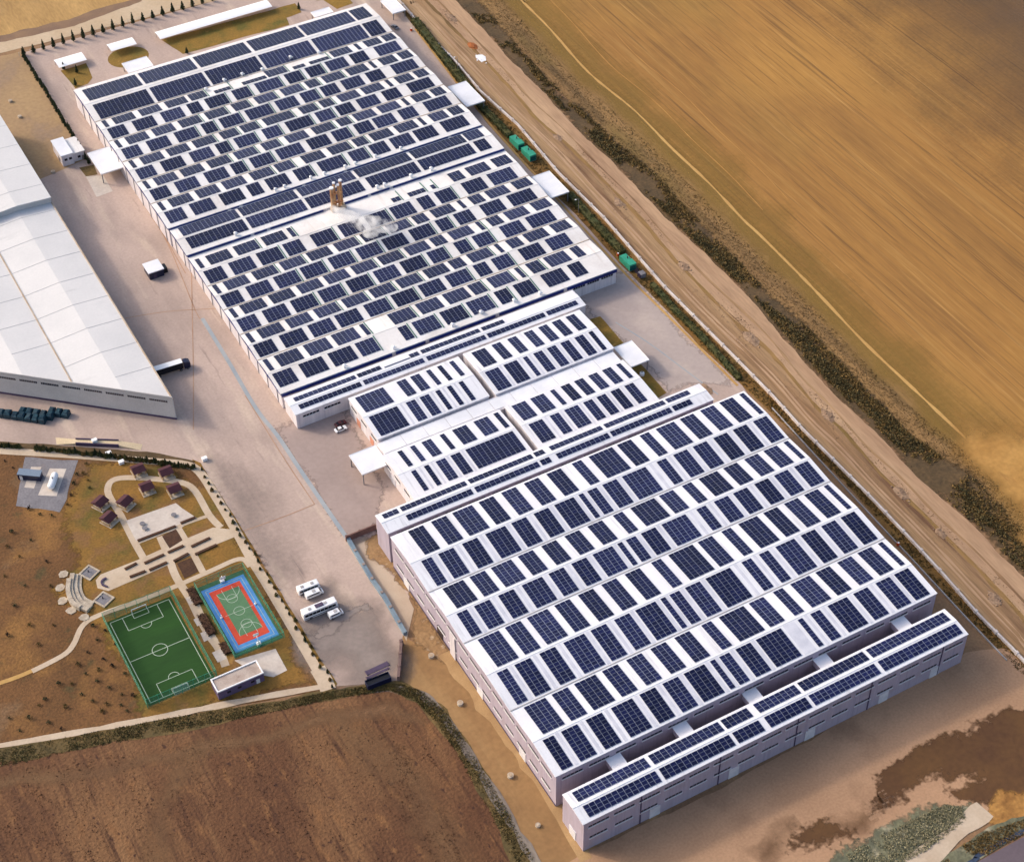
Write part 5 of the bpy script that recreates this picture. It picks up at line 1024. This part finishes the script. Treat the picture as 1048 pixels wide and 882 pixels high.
# transformer gear and pipes next to the single container
p = g(655, 279, 1); r = empty('transformer', (p.x, p.y, .05), 'grey finned transformer on the slab below the single teal unit', 'transformer')
mb = MB(); mb.box(-1.1, 1.1, -2.6, -.2, 0, 2.0); mb.build('tank', M_GRAVEL, r)
for k in range(5): mb = MB(); mb.box(-1.6, -1.1, -2.5+k*.45, -2.35+k*.45, .3, 1.8); mb.build('fin', M_PLINTH, r)
for x in (-.7, 0, .7): mb = MB(); mb.cyl((x, 1.0, 0), (x, 4.6, 0.9), .16, n=6); mb.build('pipe', M_PLINTH, r)
# dark teal tarpaulin covered stacks by the warehouse wall
def stack(px, py, n, lab):
    p = g(px, py); r = empty('covered_stack', (p.x, p.y, .08), lab, 'covered goods', 'dark teal covered stacks by the warehouse wall', math.atan2(.885, -1)+math.pi)
    for k in range(n):
        mb = MB(); x = k*2.7; h = random.uniform(2.0, 2.8); a = .15
        b4 = [(x-1.2, -1.5, 0), (x+1.2, -1.5, 0), (x+1.2, 1.5, 0), (x-1.2, 1.5, 0)]; m4 = [(q[0]*1+random.uniform(-a, a), q[1]+random.uniform(-a, a), h*.75) for q in b4]; t4 = [(x+(q[0]-x)*.6, q[1]*.6, h+random.uniform(-.1, .2)) for q in b4]
        mb.hexa(b4, m4).hexa(m4, t4); mb.build('covered_bale', M_TEALT, r)
stack(2, 425, 7, 'dark teal covered stack against the warehouse, largest, at the left edge'); stack(24, 423.5, 5, 'dark teal covered stack against the warehouse, middle one of the three'); stack(54, 423.5, 3, 'dark teal covered stack against the warehouse, smallest and farthest right')
# containers and plates at the lower corner of the apron
p = g(387, 697, 1); r = empty('skip_container', (p.x, p.y, .09), 'dark navy open container at the bottom corner of the apron', 'container', None, R(-3))
mb = MB()
for q in ((-4, 4, -1.3, -1.15), (-4, 4, 1.15, 1.3), (-4, -3.85, -1.15, 1.15), (3.85, 4, -1.15, 1.15)): mb.box(*q, .1, 2.2)
mb.box(-4, 4, -1.3, 1.3, 0, .12); mb.build('hull', M_NAVY, r); mb = MB(); mb.box(-3.8, 3.8, -1.1, 1.1, 1.0, 1.7); mb.build('load', M_BLACKP, r)
for px, py, w_, lab in ((386, 684, .9, 'dark steel plate lying above the navy container, wider one'), (386.5, 689, .4, 'dark steel plate lying just above the navy container, narrow one')):
    p = g(px, py); mb = MB(); mb.box(-4, 4, -w_, w_, 0, .12).box(-4, -3.6, -w_, w_, .12, .3).box(3.6, 4, -w_, w_, .12, .3); o = mb.build('steel_plate', M_PLINTH); o.location = (p.x, p.y, .1); o.rotation_euler = (0, 0, R(1)); tag(o, lab, 'plate')
p = g(573, 328, 1); r = empty('blue_skip', (g(595, 296, 1).x, g(595, 296, 1).y, .08), 'bright blue rounded skip at the corner of the blue edged hall', 'skip')
mb = MB(); mb.cyl((-1.6, 0, 1.2), (1.6, 0, 1.2), 1.25, n=12).box(-1.5, 1.5, -1.2, 1.2, 0, .5); mb.build('hull', mat('skip_blue', col(30, 70, 190), rough=.4), r); mb = MB(); mb.box(-1.4, 1.4, -.5, .5, 2.42, 2.6); mb.build('lid', M_NAVY, r)
# manhole rings on the side dirt, stones and light posts
def ring(px, py, lab, s=1.0):
    p = g(px, py); r = empty('manhole', (p.x, p.y, .09), lab, 'manhole'); mb = MB(); mb.cyl((0, 0, 0), (0, 0, .9*s), 1.0*s, .9*s, 12, caps=False); mb.face([(1.0*s*math.cos(t*math.pi/6), 1.0*s*math.sin(t*math.pi/6), .9*s) for t in range(12)]); mb.build('collar', M_STONE, r); mb = MB(); mb.cyl((0, 0, .9*s), (0, 0, 1.0*s), .6*s, n=10); mb.build('cover', M_RUST, r)
ring(441.5, 672, 'pale manhole collar on the side dirt nearest the apron corner'); ring(471, 720.5, 'pale manhole collar on the side dirt, second from the apron'); ring(522.5, 794.5, 'pale manhole collar on the side dirt, third from the apron'); ring(550.5, 845, 'pale manhole collar nearest the corner of the front building', .8)
ring(11, 104.5, 'pale manhole collar on the dirt left of the far hall, upper one', .9); ring(20.5, 120.5, 'pale manhole collar on the dirt left of the far hall, lower one', .9); ring(54.5, 177, 'pale manhole collar in the warehouse shade', .9)
def lamp(px, py, lab, h=9):
    p = g(px, py); r = empty('light_pole', (p.x, p.y, .05), lab, 'light pole', 'light poles along the east hedge'); mb = MB(); mb.cyl((0, 0, 0), (0, 0, h), .14, .08, 8); mb.build('pole', M_STEEL, r); mb = MB(); mb.cyl((0, 0, h), (-1.2, 0, h+.25), .06, n=6); mb.build('arm', M_STEEL, r); mb = MB(); mb.box(-1.8, -1.1, -.2, .2, h+.18, h+.34); mb.build('lamp_head', M_TRIM, r)
lamp(468.5, 74, 'light pole in the hedge right of the farthest hall', 8); lamp(592, 218, 'light pole in the hedge below the east canopy', 7)
for px, py, lab in ((648, 366, 'a'),): pass
p = g(657, 384); r = empty('water_tank', (p.x, p.y, .1), 'small round white tank on the lower lawn', 'tank'); mb = MB(); mb.cyl((0, 0, 0), (0, 0, 1.1), .9, n=14).cyl((0, 0, 1.1), (0, 0, 1.5), .9, .25, 14); mb.build('tank_body', M_WHITEP, r); mb = MB(); mb.cyl((0, 0, 1.5), (0, 0, 1.6), .3, n=8); mb.build('lid', M_STEEL, r)
# rubble heaps on the ridge between the two dirt strips
def heap(px, py, rad, n, m, lab, hh=.8):
    p = g(px, py); mb = MB()
    for k in range(n):
        a = random.uniform(0, 6.28); d_ = rad*math.sqrt(random.random()); s_ = random.uniform(.12, .3)+.45*random.random()**4; x, y = p.x+d_*math.cos(a)*.55+random.gauss(0, .3), p.y+d_*math.sin(a)*random.uniform(.8, 1.7); z = hh*.5*max(0, 1-d_/rad)
        q = [(x+s_*math.cos(t*1.57+a)*random.uniform(.6, 1), y+s_*math.sin(t*1.57+a)*random.uniform(.6, 1)) for t in range(4)]
        mb.hexa([(u, v, 0) for u, v in q], [(x+(u-x)*.6, y+(v-y)*.6, z+s_*random.uniform(.25, .5)) for u, v in q])
    n = 9; R_ = [(p.x+rad*.6*math.cos(t*6.283/n)*random.uniform(.6, 1.2), p.y+rad*1.1*math.sin(t*6.283/n)*random.uniform(.6, 1.2)) for t in range(n)]
    for t in range(n): mb.face([(R_[t][0], R_[t][1], .11), (R_[(t+1) % n][0], R_[(t+1) % n][1], .11), (p.x, p.y, .11+hh*.45)])
    tag(mb.build('rubble_heap', m), lab, 'rubble heap')
heap(462, 19, 4.5, 60, M_RUB, 'rubble heap on the dirt ridge farthest up, beside the far shelter'); heap(484, 48, 3.2, 60, M_ORSOIL, 'orange soil heap on the dirt ridge', 1.4); heap(492, 60, 4, 40, M_TRIM, 'white rubble heap just below the orange soil heap', .3)
heap(571, 141, 3, 34, M_RUB, 'rubble heap on the dirt ridge right of the touching teal containers'); heap(634, 208, 3.5, 44, M_RUB, 'rubble heap on the dirt ridge above the east yard'); heap(700, 273, 3.5, 50, M_RUB, 'rubble heap on the dirt ridge right of the single teal unit'); heap(769, 347, 4, 60, M_RUB, 'dark rubble heap on the dirt ridge nearest the top corner of the largest hall')
heap(847, 425, 3.5, 44, M_RUB, 'rubble heap on the dirt ridge right of the upper part of the largest hall'); heap(922, 505, 4, 50, M_RUB, 'rubble heap on the dirt ridge right of the middle of the largest hall'); heap(1018, 613, 3.5, 40, M_RUB, 'rubble heap on the dirt ridge at the right edge'); heap(962, 545, 3, 30, M_RUB, 'small rubble heap on the dirt ridge above the one at the right edge')
heap(724, 398, 3.0, 26, M_RUB, 'dark scrap heap at the top corner between cross wing and largest hall')
# ================================================================ vegetation
def leaf(mb, p, s, a=None):
    n = Vector((random.gauss(0, 1), random.gauss(0, 1), random.gauss(0, .8)+.4)).normalized(); u = n.orthogonal().normalized(); v = n.cross(u); t = random.uniform(0, 3.14)
    u, v = u*math.cos(t)+v*math.sin(t), v*math.cos(t)-u*math.sin(t)
    mb.face([p-u*s-v*s*.6, p+u*s-v*s*.6, p+u*s*.7+v*s*.8, p-u*s*.6+v*s*.7])
def cypress_meshes(h, r, nleaf, m):
    mb = MB(); mb.cyl((0, 0, 0), (0, 0, h*.25), .14, .1, 6); tr = mb.build('trunk', M_BARK)
    mb = MB(); mb.cyl((0, 0, h*.1), (0, 0, h*.3), r*.45, r*.62, 7, caps=False).cyl((0, 0, h*.3), (0, 0, h*.94), r*.62, .03, 7, caps=False)
    for k in range(nleaf):
        t = random.random()**.8; z = h*(.07+.93*t); rr_ = r*(1-t)**.75*min(1, .5+t*5)*random.uniform(.7, 1.12); a = random.uniform(0, 6.28)
        leaf(mb, Vector((rr_*math.cos(a), rr_*math.sin(a), z)), random.uniform(.14, .3)*(1.1-.5*t))
    cr = mb.build('crown', m); C.objects.unlink(tr); C.objects.unlink(cr)
    return tr.data, cr.data
CY = [cypress_meshes(5.6*f, 1.0*f2, 260, M_CYP) for f, f2 in ((1, 1), (.92, 1.1), (1.08, .95), (.85, 1.05))]
YC = [cypress_meshes(2.6*f, .75*f2, 110, mm) for f, f2, mm in ((1, 1, M_HEDGE), (.8, 1.1, M_SHRUB), (1.15, .9, M_CYP), (.9, 1.2, M_HEDGE))]
def tree(name, p, mesh, lab, cat, group, s=1.0):
    r = empty(name, (p.x, p.y, .05), lab, cat, group, random.uniform(0, 6.28)); r.scale = (s, s, s*random.uniform(.9, 1.1))
    for nme, d_ in zip(('trunk', 'crown'), mesh): o = bpy.data.objects.new(nme, d_); link(o, r)
    return r
g1 = 'cypresses in the row along the far edge of the works'
for k in range(20): p = g(24.8+k*10.15, 57.4-k*2.93); tree('cypress_tree', p, random.choice(CY), 'slim dark cypress in the evenly spaced row along the far edge of the works', 'cypress', g1, random.uniform(.95, 1.12))
g2 = 'cypresses in the dense row left of the far hall'
A, B = g(25, 60), g(91, 168)
for k in range(31): p = A.lerp(B, k/30); p.x += random.uniform(-.3, .3); tree('cypress_tree', p, random.choice(CY), 'dark cypress in the dense row between the dirt yard and the far hall', 'cypress', g2, random.uniform(.75, .95))
for px, py, lab in ((65.5, 71.5, 'cypress on the side lawn next to the short carport'), (79, 75, 'cypress on the side lawn at its right side'), (77.5, 88, 'cypress on the side lawn nearest the far hall'), (191.5, 55, 'lone cypress at the left end of the front lawn'), (306, 10, 'lone cypress at the right end of the front lawn')): tree('cypress_tree', g(px, py), random.choice(CY), lab, 'cypress', None, .8)
g3 = 'young conifers in the hedge row along the park path'
pts = [(0, 455), (20, 457.5)]
for k in range(9): p = g(k*2.5, 457.6+k*.12); tree('young_conifer', p, random.choice(YC), 'young conifer in the short hedge row at the left edge of the park', 'conifer', 'young conifers at the left edge of the park', random.uniform(.8, 1.1))
A, B, D_ = g(37, 460.5), g(110, 468), g(200, 480)
for k in range(72):
    p = A.lerp(B, k/32) if k < 32 else B.lerp(D_, (k-32)/39); p.y += random.uniform(-.5, .5)
    tree('young_conifer', p, random.choice(YC), 'young conifer in the long hedge row between apron and park path', 'conifer', g3, random.uniform(.75, 1.15))
g4 = 'small conifers along the diagonal park path'
for k in range(34):
    t = k/33; p = g(206+t*136, 482+t*221); p.x += random.uniform(-.7, .7); tree('young_conifer', p, random.choice(YC), 'small conifer on the verge between the diagonal park path and the apron', 'conifer', g4, random.uniform(.55, .95))
def sapling_mesh(m):
    mb = MB(); mb.cyl((0, 0, 0), (0, 0, .6), .05, n=5); tr = mb.build('trunk', M_BARK); mb = MB()
    for k in range(60): leaf(mb, Vector((random.gauss(0, .38), random.gauss(0, .38), .7+random.uniform(-.4, .6))), random.uniform(.12, .24))
    cr = mb.build('crown', m); C.objects.unlink(tr); C.objects.unlink(cr); return tr.data, cr.data
SP = [sapling_mesh(M_CYP), sapling_mesh(M_SHRUB), sapling_mesh(mat('dark_sapling', col(66, 50, 38), col(52, 42, 34), .8))]
for px, py in ((88, 690), (101, 686), (115, 682), (100, 697), (112, 704), (84, 711), (67, 724), (125, 711), (110, 721), (124, 722), (50, 740), (40, 722), (20, 748), (95, 718), (128, 690), (105, 740-12), (63, 746), (95, 641), (108, 646), (100, 655), (118, 660), (90, 668), (106, 675), (80, 680), (60, 700), (74, 700), (30, 735), (10, 735), (136, 712), (130, 728), (46, 716)):
    tree('sapling', g(px, py), random.choice(SP), 'dark sapling planted on the brown soil left of the football pitch', 'sapling', 'saplings on the soil by the football pitch', random.uniform(.6, 1.0))
for px, py in ((5, 472), (13, 479), (88, 475), (79, 486), (76, 495), (92, 500), (73, 507), (69, 517), (53, 528), (30, 521), (41, 527), (12, 545), (32, 553), (20, 570), (5, 590), (48, 575), (26, 600), (8, 560), (15, 620), (30, 640), (8, 650), (52, 600), (40, 660), (55, 640), (85, 485), (90, 492)):
    tree('sapling', g(px, py), random.choice(SP), 'low shrub sapling on the park soil around the gravel tank yard', 'sapling', 'saplings round the tank yard', random.uniform(.5, 1.0))
for px, py in ((236, 590), (244, 586), (196, 622), (200, 640), (296, 640), (256, 692), (248, 600)): pass
def hedge(lab, pts, wd, h, dens, m, name='hedge', core=True):
    P = [g(*q) for q in pts]; r = wroot(name, (P[0].x, P[0].y, 0), lab, 'hedge'); mb = MB(); Lf, Rr_ = offs(P, wd*.75)
    for i in range(len(P)-1): q = [Rr_[i], Rr_[i+1], Lf[i+1], Lf[i]]; mb.hexa([(v.x, v.y, 0) for v in q], [(v.x, v.y, h*.75) for v in q])
    for i in range(len(P)-1):
        a, b = P[i], P[i+1]; L = (b-a).length; d_ = (b-a)/L; n_2 = Vector((-d_.y, d_.x, 0))
        for k in range(int(L*dens)):
            t = random.random(); o_ = random.uniform(-.55, .55)*wd; q = a.lerp(b, t)+n_2*o_; bump_ = noise.noise(Vector((q.x*.4, q.y*.4, 0)))*.6
            q.z = random.uniform(.25, 1)*h*(1+bump_)*(1-abs(o_)/wd*.5); leaf(mb, q, random.uniform(.16, .36))
    mb.build('foliage', m, r)
random.seed(5)
def mid(a, b, t): return ((1-t)*a[0]+t*b[0], (1-t)*a[1]+t*b[1])
hedge('dark green hedge in the ditch beside the farthest hall', [(424, 22), (446, 50), (470, 80), (487, 104)], 4.2, 2.6, 60, M_HEDGE)
hedge('green hedge in the ditch between the upper right canopy and the teal containers', [(490, 108), (506, 124), (522, 141)], 3.6, 2.2, 55, M_HEDGE)
hedge('green brown hedge below the east canopy down to the single teal unit', [(583, 200), (605, 226), (637, 260)], 3.6, 2.2, 55, M_HEDGE)
hedge('green brown hedge along the east yard from the transformer down', [(667, 292), (690, 318), (720, 348), (757, 389)], 2.6, 2.0, 50, M_HEDGE)
for px, py, sx, sy, a, lab in ((199, 611, 1.5, 4.2, 0, 'dark hedge block between the park walk and the basketball court, upper one'), (206, 626, 1.2, 1.2, 0, ''), (212, 640, 1.6, 5.0, 0, 'dark hedge block between the park walk and the basketball court, middle one'), (231, 664, 1.5, 2.6, 0, 'dark hedge block between the park walk and the basketball court, lowest one')):
    if not lab: continue
    p = g(px, py); r = wroot('hedge', (p.x, p.y, 0), lab, 'hedge'); mb = MB(); mb.box(p.x-sx*.8, p.x+sx*.8, p.y-sy*.9, p.y+sy*.9, .1, .9)
    for k in range(int(sx*sy*60)): leaf(mb, Vector((p.x+random.uniform(-sx, sx), p.y+random.uniform(-sy, sy), random.uniform(.3, 1.2))), random.uniform(.12, .25))
    mb.build('foliage', M_BED, r)
# scrub, ditch grass and rough tussocks: nobody could count them
def scatter(name, lab, A, B, n, size, h, m, j=0.0, dens=None):
    mb = MB(); PA = [g(*q) for q in A]; PB = [g(*q) for q in B]
    for k in range(n):
        i = random.randrange(len(PA)-1); t = random.random(); s_ = random.random(); q = PA[i].lerp(PA[i+1], t).lerp(PB[i].lerp(PB[i+1], t), s_)
        if noise.noise(Vector((q.x*.12, q.y*.05, 1.7)))+.35*noise.noise(Vector((q.x*.5, q.y*.3, 5))) < j: continue
        hh = h*random.uniform(.4, 1)*(1+noise.noise(Vector((q.x*.2, q.y*.1, 9))))
        for c_ in range(5): leaf(mb, q+Vector((random.gauss(0, size), random.gauss(0, size), hh*random.uniform(.2, 1))), size*random.uniform(.5, 1))
    tag(mb.build(name, m), lab, name.replace('_', ' '), kind='stuff')
def g2p(L_, t):
    P = [g(*q) for q in L_]; y = 470-t*520
    for a, b in zip(P, P[1:]):
        if b.y <= y <= a.y: k = (a.y-y)/(a.y-b.y); return px_of(a.lerp(b, k))
    return L_[-1]
S4 = [mid(a, b, .15) for a, b in zip(L3, L4)]; S5 = [mid(a, b, 1.1) for a, b in zip(L3, L4)]
L0p, L1p, L2p, L3p = ([g2p(L_, t/19) for t in range(20)] for L_ in (L0, L1, L2, L3))
scatter('scrub', 'dark brown scrub filling the strip between dirt road and stubble field', S4, S5, 12000, .34, .8, M_SCRUB, -.12)
scatter('dark_scrub', 'blackish green scrub clumps inside the roadside strip', S4, [mid(a, b, .7) for a, b in zip(L3, L4)], 6500, .34, 1.1, M_DSCR, .04)
scatter('ochre_scrub', 'ochre tufts through the roadside scrub strip', S4, S5, 2600, .3, 1.0, M_SHRUB, .1)
scatter('rough_grass', 'dry rough grass between the scrub strip and the field track', L4, [mid(a, b, .6) for a, b in zip(L4, L5)], 9000, .16, .2, M_VGR, -.6)
scatter('strewn_stones', 'small pale stones and clods strewn over the rutted dirt', [mid(a, b, .55) for a, b in zip(L2p, L1p)], L2p, 2600, .14, .12, M_RUB, -.1)
scatter('roadside_clods', 'brown clods along the edges of the dirt road', [mid(a, b, -.05) for a, b in zip(L2p, L3p)], [mid(a, b, .25) for a, b in zip(L2p, L3p)], 1800, .16, .14, M_VGR, -.1)
scatter('ditch_grass', 'tufty olive and brown grass in the ditch by the concrete barrier', [mid(a, b, .1) for a, b in zip(L0p, L1p)], [mid(a, b, .85) for a, b in zip(L0p, L1p)], 4200, .25, .4, M_SHRUB, -.3)
U = [(-20, 771), (85, 752), (152, 739), (222, 727), (290, 718), (340, 707), (408, 699), (432, 708), (455, 728), (480, 764), (520, 832), (546, 880)]
D2 = [(-20, 789), (85, 766), (152, 753), (222, 740), (290, 726), (340, 715), (400, 706), (425, 717), (446, 738), (466, 768), (502, 832), (530, 885)]
scatter('bank_grass', 'dark grass on the bank along the ploughed field', U, D2, 8000, .22, .35, M_BGR, -.5); scatter('bank_weeds', 'green weeds on the bank along the ploughed field', U, D2, 1800, .2, .4, M_HEDGE, -.3)
scatter('soil_clods', 'dark clods scattered over the ploughed field', [(0, 790), (200, 760), (400, 735), (420, 740)], [(0, 900), (200, 900), (420, 900), (520, 900)], 5200, .17, .22, mat('clod', col(74, 46, 32), col(96, 62, 42), .8), -.2)
scatter('rubble_stones', 'pale stones and weeds on the green rubble bank', [(860, 878), (905, 853), (940, 836), (968, 824)], [(905, 892), (945, 872), (975, 850), (998, 828)], 2600, .26, .4, mat('pale_weed', col(176, 166, 134), col(138, 134, 102), .6), 0)
scatter('verge_weeds', 'dark weeds on the verge between site track and corner road', [(950, 894), (985, 866), (1012, 850), (1056, 836)], [(975, 892), (1000, 878), (1030, 862), (1060, 848)], 1600, .25, .4, M_SCRUB, -.1)
